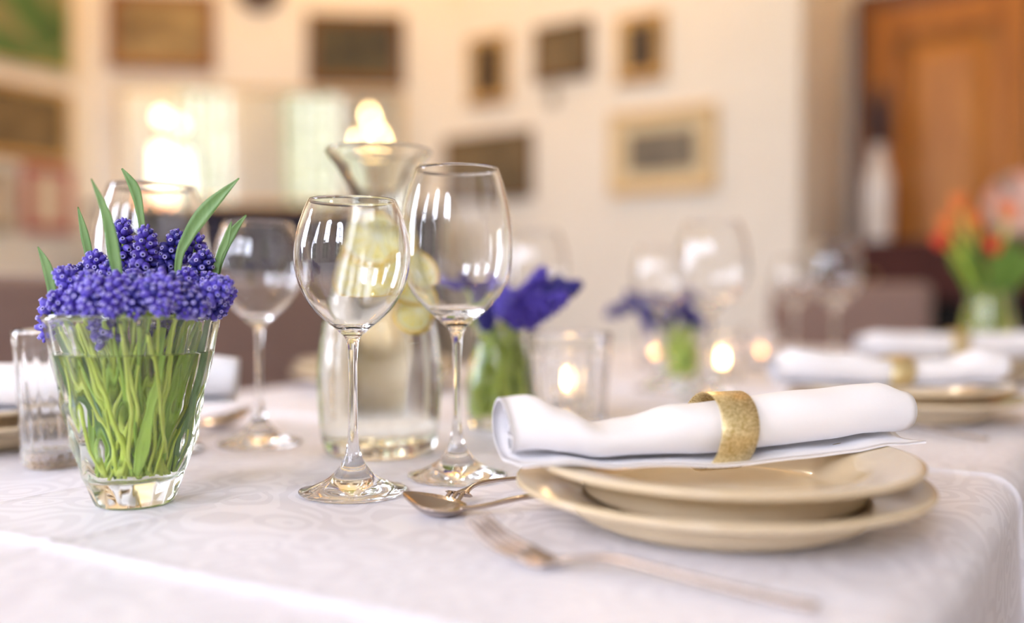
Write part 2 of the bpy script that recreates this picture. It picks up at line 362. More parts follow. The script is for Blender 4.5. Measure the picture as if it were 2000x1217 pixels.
def framed(name, label, cat, px, plane, fmat, fw, cmat, mat=None, mw=0.0, group=None, canvas_name='canvas', lean=0.0):
    """px = (x0, y0, x1, y1) pixel box of the outer frame, taken to its place on the wall"""
    P0, N, T = plane; x0, y0, x1, y1 = px; ym = (y0+y1)/2
    a = onwall(x0, ym, P0, N); b = onwall(x1, ym, P0, N); c = onwall((x0+x1)/2, y0, P0, N); d = onwall((x0+x1)/2, y1, P0, N)
    W = abs((b-a).dot(T)); zc = (c.z+d.z)/2; H = abs(c.z-d.z); mid = (a+b)/2; mid.z = zc
    th = .028
    root = thing(name, label, cat, mid + N*(th/2+.002+H/2*math.sin(lean)), math.atan2(T.y, T.x), group); root.rotation_euler = (lean, 0, math.atan2(T.y, T.x))
    f = MB(); i = W/2-fw; j = H/2-fw; hw, hh = W/2, H/2
    # mitred frame with a bevelled face, local axes: x along the wall, -y towards the room
    o_ = [(-hw, -hh), (hw, -hh), (hw, hh), (-hw, hh)]; n_ = [(-i, -j), (i, -j), (i, j), (-i, j)]; k_ = [(-hw+fw*.35, -hh+fw*.35), (hw-fw*.35, -hh+fw*.35), (hw-fw*.35, hh-fw*.35), (-hw+fw*.35, hh-fw*.35)]
    vs = [(x, th/2, z) for x, z in o_] + [(x, -th*.25, z) for x, z in o_] + [(x, -th/2, z) for x, z in k_] + [(x, -th*.1, z) for x, z in n_] + [(x, th/2, z) for x, z in n_]
    fs = []
    for r in range(4):
        for q in range(4): fs.append((r*4+q, r*4+(q+1) % 4, (r+1)*4+(q+1) % 4, (r+1)*4+q))
    f.add(vs, fs); f.obj('frame', fmat, root, smooth=False)
    if mat is not None:
        m2 = MB(); m2.box((0, th*.1, 0), (2*i, .004, 2*j)); m2.obj('mat_board', mat, root, smooth=False)
    c2 = MB(); c2.box((0, th*.1 - (.004 if mat else 0), 0), (2*(i-mw), .006, 2*(j-mw))); c2.obj(canvas_name, cmat, root, smooth=False)
    return root
PW = (P_W, N_W, T_W); PD = (P_D, N_D, T_D); PP = (P_PIC, N_PIC, T_PIC)
c_green = canvas('green landscape paint', [(.3, (.03, .05, .02)), (.5, (.07, .19, .05)), (.6, (.28, .22, .12)), (.72, (.10, .30, .08))], 5, 1.3)
c_dark = canvas('dark landscape paint', [(.3, (.03, .02, .01)), (.55, (.16, .11, .05)), (.75, (.26, .18, .08))], 5, 4.1, (1, 1, 2))
c_ochre = canvas('ochre engraving', [(.3, (.15, .095, .035)), (.55, (.34, .24, .10)), (.75, (.45, .34, .16))], 6, 6.7, (1, 1, 2))
c_olive = canvas('dark olive paint', [(.3, (.020, .014, .006)), (.6, (.07, .055, .02)), (.75, (.13, .10, .035))], 6, 9.2)
c_grey = canvas('grey print', [(.3, (.10, .085, .065)), (.55, (.19, .165, .13)), (.75, (.36, .30, .20))], 9, 3.3, (1, 1, 1.5))
c_brown = canvas('brown portrait', [(.3, (.035, .02, .01)), (.6, (.10, .06, .03)), (.8, (.18, .11, .06))], 8, 5.5)
c_sepia = canvas('sepia print', [(.3, (.08, .06, .03)), (.55, (.17, .12, .06)), (.78, (.26, .19, .10))], 8, 7.9, (1, 1, 1.6))
c_pale = canvas('pale watercolour', [(.3, (.55, .45, .36)), (.7, (.72, .62, .52))], 6, 2.2)
framed('painting', 'green landscape painting high on the wall beside the corner', 'painting', (-70, -70, 137, 128), PW, M_FRAMELIGHT, .018, c_green)
framed('painting', 'dark landscape painting in a gold frame under the green painting', 'painting', (-60, 165, 134, 312), PW, M_FRAMEGOLD, .035, c_dark)
framed('picture', 'small dusky red framed picture with a pale centre', 'picture', (42, 325, 138, 455), PW, M_FRAMERED, .04, c_pale)
framed('picture', 'narrow grey framed picture beside the red framed one', 'picture', (-60, 330, 18, 450), PW, M_FRAMEGREY, .03, c_pale)
framed('picture', 'ochre landscape print in a wide brown frame above the mirror', 'picture', (212, -12, 421, 137), PD, M_FRAMEBROWN, .045, c_ochre)
framed('painting', 'dark olive painting in a dark brown frame above the mirror', 'painting', (600, 30, 790, 170), PD, M_FRAMEDARK, .05, c_olive)
M_MIRROR = pmat('silvered mirror', (0.86, 0.84, 0.78), 0.02, metal=1.0)
framed('wall_mirror', 'wide wall mirror over the piano with a thin pale frame', 'mirror', (238, 178, 786, 404), PD, M_FRAMELIGHT, .022, M_MIRROR, canvas_name='mirror_glass', lean=math.radians(4.3))
framed('picture', 'small upright dark portrait in a gold frame beside the corner', 'picture', (918, 72, 996, 204), PP, M_FRAMEGOLD, .04, c_brown)
framed('picture', 'dark framed landscape print hung between the two gold portraits', 'picture', (1047, 46, 1158, 156), PP, M_FRAMEDARK, .022, c_sepia)
framed('picture', 'small upright portrait in a gold frame nearest the wide pale picture', 'picture', (1208, 30, 1302, 160), PP, M_FRAMEGOLD, .045, c_brown)
framed('picture', 'wide sepia picture in a thin dark frame low beside the corner', 'picture', (872, 262, 1042, 392), PP, M_FRAMEDARK, .018, c_sepia)
framed('picture', 'grey print with a wide cream mat in a pale gold frame', 'picture', (1194, 214, 1402, 376), PP, M_FRAMELIGHT, .035, c_grey, M_MAT, .055)
p = onwall(507, -22, P_D, N_D)
t_ = thing('wall_plaque', 'dark oval wall plaque at the top between two paintings', 'plaque', p + N_D*.002, math.atan2(T_D.y, T_D.x))
mb = MB(); mb.lathe([(0, .03), (.07, .03), (.10, .022), (.112, .012), (.112, 0), (0, 0)][::-1], 40, M=Matrix.Rotation(PI/2, 4, 'X')); o = mb.obj('board', M_DRIED, t_); 
mb = MB(); mb.lathe([(0, .028), (.09, .028), (.097, .034), (.104, .028), (.106, .02)][::-1], 40, M=Matrix.Rotation(PI/2, 4, 'X')); mb.obj('moulded_rim', M_FRAMEDARK, t_)
p = onwall(1082, 186, P_PIC, N_PIC)
t_ = thing('wall_ornament', 'small grey metal ornament hanging under the dark landscape print', 'ornament', p + N_PIC*.012, math.atan2(T_PIC.y, T_PIC.x))
mb = MB(); mb.lathe(prof([(0, -.055), (.012, -.05), (.03, -.03), (.034, -.012), (.02, .004), (.008, .02), (.006, .05), (0, .055)]), 20, M=Matrix.Scale(.35, 4, (0, 1, 0))); mb.obj('bowl', pmat('grey pewter', (.33, .29, .23), .4, metal=.6), t_)
mb = MB(); mb.tube([(0, 0, .05), (0, 0, .075), (.012, 0, .09), (0, 0, .1), (-.012, 0, .09), (0, 0, .075)], .003, 6); mb.obj('hook', MATS['grey pewter'], t_)
# ---------------------------------------------------------------- door in the recess
def door():
    e = bpy.data.objects.new('door_1', None); col.objects.link(e); e['kind'] = 'structure'
    e['label'] = 'warm brown panelled double door in a dark wooden frame'
    e.location = UV(U2, VC+.05); e.rotation_euler = (0, 0, math.atan2(VY, VX))      # local x = v, -y... room side is local -y? (see sign)
    top = 2.13; W = 1.36; sg = 1 if UV(-1, 0).dot(Vector((-VY, VX, 0))) > 0 else -1
    def bx(mb, x0, x1, z0, z1, y0, y1): mb.box(((x0+x1)/2, sg*(y0+y1)/2, (z0+z1)/2), (x1-x0, abs(y1-y0), z1-z0))
    for (x0, x1, z0, z1) in ((0, .055, 0, top), (W-.055, W, 0, top), (0, W, top, top+.075)):
        mb = MB(); bx(mb, x0, x1, z0, z1, 0.0, .05); mb.obj('frame', M_DOORDARK, e, smooth=False)
    for k, x0 in enumerate((.055, .68)):
        x1 = x0 + .622
        mb = MB()
        bx(mb, x0+.003, x0+.11, .01, top-.004, .002, .052); bx(mb, x1-.11, x1-.003, .01, top-.004, .002, .052)
        for (z0, z1) in ((.01, .2), (.86, 1.0), (top-.13, top-.004)): bx(mb, x0+.11, x1-.11, z0, z1, .002, .052)
        lf = mb.obj('door_leaf', M_DOOR, e, smooth=False)
        for (z0, z1) in ((.2, .86), (1.0, top-.13)):
            mb = MB(); bx(mb, x0+.11, x1-.11, z0, z1, .004, .014)
            q = .03; mb2 = [(x0+.11+q, z0+q), (x1-.11-q, z0+q), (x1-.11-q, z1-q), (x0+.11+q, z1-q)]; q2 = .10
            mb3 = [(x0+.11+q2, z0+q2), (x1-.11-q2, z0+q2), (x1-.11-q2, z1-q2), (x0+.11+q2, z1-q2)]
            vs = [(x, sg*.014, z) for x, z in mb2] + [(x, sg*.044, z) for x, z in mb3]
            mb.add(vs, [(i, (i+1) % 4, (i+1) % 4+4, i+4) for i in range(4)] + [(4, 5, 6, 7)])
            mb.obj('door_panel', M_DOORPANEL, lf, smooth=False)
    hd = MB(); hd.tube([(.70, sg*.052, 1.02), (.70, sg*.075, 1.02), (.78, sg*.08, 1.02)], .009, 8); hd.obj('door_handle', M_BRASS, e)
door()
# sideboard in front of the door
SB = thing('sideboard', 'low dark sideboard in front of the brown door', 'sideboard', UV(U2-.32, -.45, 0), math.atan2(VY, VX))
mb = MB(); mb.box((0, 0, 1.07), (1.25, .42, .05)); mb.obj('top', M_MAHOG, SB, smooth=False)
mb = MB(); mb.box((0, 0, .955), (1.21, .40, .18)); mb.obj('drawer_case', M_MAHOG, SB, smooth=False)
for k in (-1, 0, 1):
    mb = MB(); mb.box((k*.395, -.205 , .955), (.375, .014, .145)); d_ = mb.obj('drawer', M_MAHOG, SB, smooth=False)
    mb = MB(); mb.lathe([(0, 0), (.009, 0), (.007, .012), (.014, .018), (.012, .026), (0, .029)], 14, M=Matrix.Translation((k*.395, -.211, .955)) @ Matrix.Rotation(PI/2, 4, 'X')); mb.obj('knob', M_BRASS, d_)
mb = MB(); mb.box((0, .02, .46), (1.2, .36, .80)); mb.obj('lower_case', M_BLACK, SB, smooth=False)
mb = MB(); mb.box((0, 0, .03), (1.24, .41, .06)); mb.obj('plinth', M_BLACK, SB, smooth=False)
sbd = 3.72
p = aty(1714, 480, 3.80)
t_ = thing('door_reflection_vase', 'pale vase shape with dark twigs standing in for a reflection on the door', 'vase', (p.x, p.y, 1.095))  # vase shape added in place of a window's gloss reflection on the door
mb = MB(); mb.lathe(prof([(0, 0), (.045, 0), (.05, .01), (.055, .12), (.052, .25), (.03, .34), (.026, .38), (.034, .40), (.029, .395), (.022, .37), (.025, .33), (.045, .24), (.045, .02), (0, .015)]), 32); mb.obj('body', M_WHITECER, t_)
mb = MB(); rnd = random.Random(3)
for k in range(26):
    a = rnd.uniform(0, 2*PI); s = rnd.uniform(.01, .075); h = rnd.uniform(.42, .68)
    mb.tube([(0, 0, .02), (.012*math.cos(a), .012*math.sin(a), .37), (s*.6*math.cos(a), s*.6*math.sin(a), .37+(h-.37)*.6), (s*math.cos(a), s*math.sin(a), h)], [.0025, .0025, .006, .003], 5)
tag(mb.obj('twigs', M_DRIED, t_), kind='stuff')  # twigs shape the dark upper part of that door reflection
p = aty(1992, 478, 3.40)
t_ = thing('decorative_plate', 'round pale pink and dark plate standing upright on the sideboard', 'plate', (p.x, p.y, 1.095), math.atan2(VY, VX))
c_plate = canvas('painted plate glaze', [(.35, (.05, .05, .06)), (.5, (.75, .62, .55)), (.6, (.80, .30, .28)), (.68, (.85, .78, .72))], 11, 8.8)
Mp = Matrix.Translation((0, 0, .118)) @ Matrix.Rotation(PI/2 - .18, 4, 'X')
mb = MB(); mb.lathe([(0, 0), (.06, 0), (.075, .01), (.118, .02), (.117, .024), (.075, .015), (.06, .006), (0, .005)], 40, M=Mp); mb.obj('disc', c_plate, t_)
mb = MB(); mb.tube([(-.05, .03, .003), (-.05, .0, .02), (.05, .0, .02), (.05, .03, .003)], .004, 6); mb.tube([(0, 0, .02), (0, .06, .003)], .004, 6); mb.obj('stand', M_BRASS, t_)
# ---------------------------------------------------------------- piano with lamps in front of the mirror
pc = A + dAB*0.90 + N_D*0.34
PN = thing('upright_piano', 'dark lacquered upright piano under the wall mirror', 'piano', (pc.x, pc.y, 0), math.atan2(dAB.y, dAB.x))
PH = 1.27
def pbox(name, c, d, mat, parent=PN):
    mb = MB(); mb.box(c, d); o = mb.obj(name, mat, parent, smooth=False)
    b = o.modifiers.new('bevel', 'BEVEL'); b.width = .006; b.segments = 2; return o
pbox('case', (0, .05, PH/2-.02), (1.46, .36, PH-.06), M_PIANO); pbox('lid', (0, .04, PH-.015), (1.52, .42, .03), M_PIANO)
pbox('front_panel', (0, -.137, .98), (1.30, .016, .44), M_PIANO); pbox('key_bed', (0, -.22, .66), (1.46, .26, .07), M_PIANO)
pbox('keys', (0, -.25, .705), (1.24, .14, .02), pmat('ivory keys', (.8, .76, .66), .3)); pbox('lower_panel', (0, -.137, .36), (1.30, .016, .5), M_PIANO)
for s in (-1, 1): pbox('leg', (s*.68, -.29, .33), (.07, .07, .66), M_PIANO); pbox('cheek', (s*.68, -.22, .77), (.08, .26, .16), M_PIANO)
def onpiano(px, off=-.1, z=PH):
    """a place on the piano lid below pixel column px"""
    r = ray(px, 500); q = pc - N_D*(off)      # off<0: nearer the room
    o = Vector((0, 0, CZ)); t = (q-o).dot(N_D)/r.dot(N_D); h = o + r*t
    return Vector((h.x, h.y, z))
M_TUBE = emat('glowing frosted glass', (1.0, 0.86, 0.62), 5.0); M_GLOBE = emat('glowing bulb', (1.0, 0.82, 0.58), 6.0)
p = onpiano(318, .13)
t_ = thing('table_lamp', 'glowing frosted tube lamp with a small round globe above, on the piano', 'lamp', p)
mb = MB(); mb.lathe(prof([(0, 0), (.06, 0), (.06, .012), (.03, .025), (.022, .05), (.03, .06), (0, .06)]), 28); mb.obj('base', M_BRASS, t_)
mb = MB(); mb.lathe(prof([(0, .06), (.034, .06), (.036, .08), (.036, .27), (.03, .285), (0, .29)]), 28); mb.obj('shade', M_TUBE, t_)
mb = MB(); mb.tube([(0, 0, .29), (0, 0, .40)], .005, 8); mb.obj('rod', M_BRASS, t_)
mb = MB(); mb.lathe(prof([(0, .395), (.018, .405), (.024, .425), (.018, .445), (0, .455)]), 20); mb.obj('globe', M_GLOBE, t_)
def flame(mb, x, y, z, s=1.0):
    mb.lathe([(max(a, 0)*s, b*s) for a, b in prof([(0, 0), (.0035, .003), (.0048, .009), (.003, .018), (.0008, .026), (0, .028)], 3)], 10, M=Matrix.Translation((x, y, z)))
p = onpiano(722, .10)
t_ = thing('candelabrum', 'brass candelabrum with three lit candles on the piano behind the carafe', 'candelabrum', p, math.atan2(dAB.y, dAB.x))
mb = MB(); mb.lathe(prof([(0, 0), (.06, 0), (.058, .01), (.02, .03), (.012, .06), (.016, .08), (.009, .10), (.009, .2), (0, .205)]), 24); mb.obj('base', M_BRASS, t_)
for (x, zc, zf) in ((-.05, .21, .325), (.0, .32, .445), (.048, .22, .345)):
    mb = MB(); mb.tube([(0, 0, .12), (x*.5, 0, .10 if x else .15), (x, 0, .12 if x else .2), (x, 0, zc)], .005, 8); a_ = mb.obj('arm', M_BRASS, t_)
    mb = MB(); mb.lathe([(0, 0), (.008, 0), (.016, .012), (.014, .014), (0, .004)], 16, M=Matrix.Translation((x, 0, zc))); mb.obj('drip_cup', M_BRASS, a_)
    mb = MB(); mb.lathe([(0, 0), (.009, 0), (.009, zf-zc-.02), (0, zf-zc-.018)], 14, M=Matrix.Translation((x, 0, zc+.006))); c_ = mb.obj('candle', M_WAX, t_)
    mb = MB(); flame(mb, x, 0, zf-.008, 1.3); mb.obj('flame', emat('warm candelabrum flame', (1.0, .66, .30), 55), c_)
for k, (px, lb) in enumerate(((268, 'tealight on the piano lid farthest from the carafe'), (318, 'tealight on the piano lid just before the tube lamp'), (346, 'tealight on the piano lid between the tube lamp and the wine glasses'))):
    p = onpiano(px, -.13)
    t_ = thing('tealight', lb, 'candle', p, group='tealights on the piano')
    mb = MB(); mb.lathe([(0, 0), (.019, 0), (.019, .014), (.0182, .014), (.0182, .011), (0, .011)], 24); mb.obj('cup', M_METALCUP, t_)
    mb = MB(); flame(mb, 0, 0, .012, 1.1); mb.obj('flame', emat('orange tealight flame', (1.0, .38, .12), 28), t_)
# ---------------------------------------------------------------- table and cloth
TV0, TV1, TU0, TU1 = -1.10, -0.072, -0.55, 2.42
tb = thing('dining_table', 'long dining table under the white damask cloth', 'table', UV((TU0+TU1)/2, (TV0+TV1)/2, 0), math.atan2(UY, UX))
LU, LV = TU1-TU0, TV1-TV0
mb = MB(); mb.box((0, 0, TZ-.022), (LU-.03, LV-.03, .034)); mb.obj('tabletop', M_CHAIRLEG, tb, smooth=False)
for a in (-1, 1):
    for b in (-1, 1):
        mb = MB(); mb.box((a*(LU/2-.12), b*(LV/2-.12), (TZ-.04)/2), (.07, .07, TZ-.04)); mb.obj('leg', M_CHAIRLEG, tb, smooth=False)
def edge(q, lo, hi, R=.022):
    """arc length q along the cloth -> (coordinate, drop)"""
    if q > hi-R:
        s = q-(hi-R)
        if s < R*PI/2: return hi-R+R*math.sin(s/R), R*(1-math.cos(s/R))
        return hi, R + s-R*PI/2
    if q < lo+R:
        s = lo+R-q
        if s < R*PI/2: return lo+R-R*math.sin(s/R), R*(1-math.cos(s/R))
        return lo, R + s-R*PI/2
    return q, 0.0
def axis(lo, hi, step, drop, creases, R=.022):
    q = []; n = int((hi-lo)/step); q += [lo + (hi-lo)*k/n for k in range(n+1)]
    for e, s in ((hi-R, 1), (lo+R, -1)):
        q += [e + s*R*PI/2*k/6 for k in range(7)]
        q += [e + s*(R*PI/2 + drop*k/9) for k in range(1, 10)]
    for c in creases: q += [c+d for d in (-.02, -.010, -.006, -.004, -.0027, -.0015, -.0006, 0, .0006, .0015, .0027, .004, .006, .010, .02)]
    q = sorted(q); out = [q[0]]
    for a in q[1:]:
        if a-out[-1] > .0004: out.append(a)
    return out
CRU = [-.19, .292, .775, 1.26, 1.745, 2.2]; CRV = [-.645, -.512]
Qu = axis(TU0, TU1, .03, .21, CRU); Qv = axis(TV0, TV1, .03, .21, CRV)
mb = MB(); nu, nv = len(Qu), len(Qv)
def ridge(d, w, h): return h*math.exp(-(abs(d)/w)**1.3)
for qu in Qu:
    for qv in Qv:
        uu, du = edge(qu, TU0, TU1); vv, dv = edge(qv, TV0, TV1); drop = max(du, dv)
        sh = .085*(vv+.43) if TU0+.1 < qu < TU1-.1 else 0
        z = sum(ridge(qu-c, .0042, .0034) for c in CRU) + ridge(qv-CRV[0], .0035, .0011) + ridge(qv-CRV[1], .0038, .0018)
        z += .00045*math.sin(qu*13+2*math.sin(qv*9)) + .00035*math.sin(qv*21+1.3*math.sin(qu*7))
        out = 0
        if drop > .03:
            out = (.010*math.sin(uu*17+.6) + .006*math.sin(uu*31+1.7)) * min(1, (drop-.03)/.2)
            if dv > 0: vv += out*(1 if vv > (TV0+TV1)/2 else -1)
            if du > 0: uu += .02*math.sin(vv*15)*min(1, drop/.2)
        if dv > 0 and du == 0: vv += z*(1 if vv > (TV0+TV1)/2 else -1)*min(1, dv/.022)
        mb.v.append(tuple(UV(uu+sh, vv, TZ - drop + z)))
for i in range(nu-1):
    for j in range(nv-1): mb.f.append((i*nv+j, (i+1)*nv+j, (i+1)*nv+j+1, i*nv+j+1)); mb.m.append(0)
me = mb.mesh('tablecloth', M_CLOTH); 
if me.polygons[len(me.polygons)//2].normal.z < 0: me.flip_normals()
tag(link('tablecloth', me), 'white damask tablecloth with pressed fold lines covering the long table', 'tablecloth')
TOP = TZ + .0012
# ---------------------------------------------------------------- chairs
def chair(label, u, v, face, group=None):
    """face: unit (u, v) direction from the backrest to the seat front"""
    d = UV(*face); root = thing('dining_chair', label, 'chair', UV(u, v, 0), math.atan2(d.y, d.x) - PI/2, group)  # local +y = facing
    def soft(name, c, dd, mat, bev, rx=0):
        mb = MB(); mb.box(c, dd, rot=Matrix.Rotation(rx, 3, 'X') if rx else None); o = mb.obj(name, mat, root)
        b = o.modifiers.new('bevel', 'BEVEL'); b.width = bev; b.segments = 4; return o
    soft('backrest', (0, -.02, .70), (.46, .065, .44), M_CHAIR, .025, .06); soft('seat', (0, .22, .455), (.46, .46, .08), M_CHAIR, .025)
    soft('seat_frame', (0, .21, .40), (.43, .42, .04), M_CHAIRLEG, .004)
    for a in (-1, 1):
        mb = MB(); mb.tube([(a*.195, .40, 0), (a*.195, .40, .40)], [.014, .02], 8); mb.obj('leg', M_CHAIRLEG, root)
        mb = MB(); mb.tube([(a*.195, -.04, 0), (a*.195, .02, .40), (a*.195, .0, .52)], [.014, .02, .018], 8); mb.obj('leg', M_CHAIRLEG, root)
chair('mauve upholstered chair behind the vase of grape hyacinths and small tumbler', .71, -1.40, (0, 1))
chair('mauve upholstered chair seen behind the stem of the blurred wine glass', 1.29, -1.40, (0, 1))
chair('mauve upholstered chair at the far head of the table', 2.78, -.70, (-1, 0))
# ---------------------------------------------------------------- china and napkins
def plate_profile(R, H, foot, deep):
    return prof([(0, .0022), (foot-.006, .0022), (foot-.004, 0), (foot, 0), (foot+.002, .003), (foot+.012, .0055), (R*.74, .0055+deep), (R*.80, .0055+deep+.002), (R-.003, H-.0042), (R, H-.0018), (R-.001, H),
                 (R-.004, H), (R*.80, .0055+deep+.0075), (R*.73, .0055+deep+.004), (R*.62, .0105), (R*.5, .0078), (0, .0075)], 4)
PL_D = MB().lathe(plate_profile(.1285, .0265, .080, .008), 96).mesh('dinner_plate', M_PLATE)
PL_S = MB().lathe(plate_profile(.1215, .029, .076, .013), 96).mesh('soup_plate', M_PLATE)
def lerp(tab, t):
    for (a, x), (b, y) in zip(tab[:-1], tab[1:]):
        if t <= b:
            s = (t-a)/(b-a); s = s*s*(3-2*s); return x + (y-x)*s
    return tab[-1][1]
def napkin(label, c, rz, L, hi, lo, wd, ring_t=.53, group='napkins rolled in gold rings', ring_label='', flap=.020):
    """rolled napkin along local x; hi / lo: top and underside height along it; wd: width"""
    root = thing('rolled_napkin', label, 'napkin', c, rz, group)
    mb = MB(); NS, NP = 60, 70; turns = 2.15; rows = []
    def outline(t, off):
        h0, h1, wv = lerp(lo, t), lerp(hi, t), lerp(wd, t); zc = (h0+h1)/2; hh = (h1-h0)/2; ww = wv/2; pts = []
        for k in range(NP):
            f = k/(NP-1); ph = -PI/2 - turns*2*PI*(1-f); rho = .42 + .58*f
            pts.append((math.cos(ph)*(ww*rho+off), zc + math.sin(ph)*(hh*rho+off)))
        for k in range(1, 6):
            f = k/5; pts.append((flap*f*1.5, h0 - off + .0012*f - .004*(1-abs(2*f-1))*0))
        return pts
    X = [(-.5 + i/NS)*L for i in range(NS+1)]
    for layer, off in ((0, 0.0), (1, -.0016)):
        for i, x in enumerate(X):
            t = i/NS
            for k, (b, z) in enumerate(outline(t, off)):
                wob = .0006*math.sin(t*23+k*.35) + .0008*math.sin(k*.5+t*7)*(t < .1 or t > .92)
                skew = .006*math.sin(k/75*PI*2)*(1 if t < .5 else -1)*abs(2*t-1)**6
                mb.v.append((x + (skew if k < NP else 0), -(b+wob), z+wob))
    n = NP+5
    for layer in (0, 1):
        o = layer*(NS+1)*n
        for i in range(NS):
            for k in range(n-1):
                q = (o+i*n+k, o+(i+1)*n+k, o+(i+1)*n+k+1, o+i*n+k+1)
                mb.f.append(q if layer == 1 else q[::-1]); mb.m.append(0)
    o2 = (NS+1)*n
    for i in (0, NS):
        for k in range(n-1): mb.f.append((i*n+k, i*n+k+1, o2+i*n+k+1, o2+i*n+k)); mb.m.append(0)
    for k in (0, n-1):
        for i in range(NS): mb.f.append((i*n+k, (i+1)*n+k, o2+(i+1)*n+k, o2+i*n+k)); mb.m.append(0)
    mb.obj('cloth', M_NAPKIN, root)
    # ring: a flat band bent round the roll
    x0 = (-.5+ring_t)*L; h0, h1, wv = lerp(lo, ring_t), lerp(hi, ring_t), lerp(wd, ring_t)
    zt, zb = h1+.0022, h0-.0055; zc = (zt+zb)/2; hh = (zt-zb)/2; ww = wv/2+.003
    rg = MB(); S = 72; prf = [(-.0135, 0), (-.013, .0007), (.013, .0007), (.0135, 0), (.013, -.0005), (-.013, -.0005)]
    for j in range(S):
        a = 2*PI*j/S
        for (dx, dr) in prf:
            rg.v.append((x0 + dx + .004*math.sin(a), -(math.cos(a)*(ww+dr)), zc + math.sin(a)*(hh+dr)))
    m = len(prf)
    for j in range(S):
        for k in range(m): rg.f.append((j*m+k, j*m+(k+1) % m, ((j+1) % S)*m+(k+1) % m, ((j+1) % S)*m+k)); rg.m.append(0)
    ro = rg.obj('napkin_ring', M_GLITTER); ro.location = c; ro.rotation_euler = (0, 0, rz)
    tag(ro, ring_label, 'napkin ring', 'gold napkin rings')
    return root
def setting(c, names, nap=None, rz=0):
    a = link('dinner_plate', PL_D); a.location = (c[0], c[1], TOP); tag(a, names[0], 'plate', 'cream dinner plates')
    b = link('soup_plate', PL_S); b.location = (c[0]+names[2][0], c[1]+names[2][1], TOP+.0108); tag(b, names[1], 'plate', 'cream upper plates')
ZR = TOP + .0108 + .0282
c1 = Vector((.131, .586)); setting(c1, ('large cream dinner plate nearest, at the bottom of the front place setting', 'cream soup plate carrying the nearest rolled napkin', (.004, .006)))
HI1 = [(0, .0415), (.05, .0425), (.12, .0335), (.20, .0235), (.28, .0255), (.40, .0335), (.55, .036), (.75, .041), (.93, .0425), (1, .036)]
LO1 = [(0, .0), (.1, .0), (.22, -.004), (.5, -.007), (.8, -.003), (.9, 0), (1, .001)]
WD1 = [(0, .042), (.08, .046), (.2, .05), (.5, .05), (.8, .047), (1, .042)]
napkin('rolled white napkin on the nearest plate, pinched before its gold ring', (.136, .612, ZR), math.radians(17), .288, HI1, LO1, WD1, .505, ring_label='glittering gold ring round the nearest rolled napkin')
c2 = Vector((.452, 1.065)); setting(c2, ('cream dinner plate of the middle place setting', 'cream soup plate carrying the middle rolled napkin', (-.004, .0)))
HI2 = [(0, .033), (.08, .043), (.3, .038), (.48, .030), (.6, .028), (.75, .030), (.9, .040), (1, .034)]
LO2 = [(0, .0), (.5, -.005), (1, 0)]; WD2 = [(0, .044), (.5, .048), (1, .044)]
napkin('rolled white napkin on the middle plate of the near row', (.432, 1.055, ZR), math.radians(2), .258, HI2, LO2, WD2, .52, ring_label='gold ring round the middle rolled napkin')
c3 = Vector((.735, 1.50)); setting(c3, ('cream dinner plate of the farthest setting, below the tulips', 'cream soup plate under the farthest rolled napkin', (.0, .0)))
HI3 = [(0, .036), (.1, .043), (.5, .040), (.9, .043), (1, .038)]
napkin('rolled white napkin farthest away, in front of the tulip vase', (.715, 1.49, ZR), math.radians(0), .30, HI3, LO2, WD2, .50, ring_label='gold ring round the farthest rolled napkin')
c4 = Vector((-.525, .88)); setting(c4, ('cream dinner plate behind the small ribbed tumbler', 'cream soup plate behind the small ribbed tumbler', (0, 0)))
HI4 = [(0, .05), (.06, .050), (.2, .044), (.5, .040), (.9, .047), (1, .044)]
napkin('rolled white napkin behind the small tumbler and hyacinth vase', (-.405, .845, ZR), math.radians(16), .285, HI4, LO2, [(0, .055), (.5, .05), (1, .05)], .62, ring_label='gold ring hidden behind the hyacinth vase')
c5 = Vector((-.205, 1.40)); setting(c5, ('cream dinner plate half hidden behind the carafe', 'cream soup plate half hidden behind the carafe', (0, 0)))
# ---------------------------------------------------------------- cutlery
def ribbon(mb, pts, wid, th, mi=0):
    """flat bar along pts with width and thickness per point, lying with its face up"""
    pts = [Vector(p) for p in pts]; n = len(pts); o = len(mb.v)
    for i in range(n):
        t = (pts[min(i+1, n-1)]-pts[max(i-1, 0)]).normalized(); s = t.cross(Vector((0, 0, 1))).normalized(); nn = s.cross(t)
        w_, h_ = wid[i]/2, th[i]/2
        for (a, b) in ((-1, 0), (-.75, -1), (.75, -1), (1, 0), (.75, 1), (-.75, 1)): mb.v.append(tuple(pts[i] + s*a*w_ + nn*b*h_))
    fs = [(o+i*6+k, o+i*6+(k+1) % 6, o+(i+1)*6+(k+1) % 6, o+(i+1)*6+k) for i in range(n-1) for k in range(6)]
    fs += [tuple(o+k for k in reversed(range(6))), tuple(o+(n-1)*6+k for k in range(6))]
    mb.f += fs; mb.m += [mi]*len(fs)
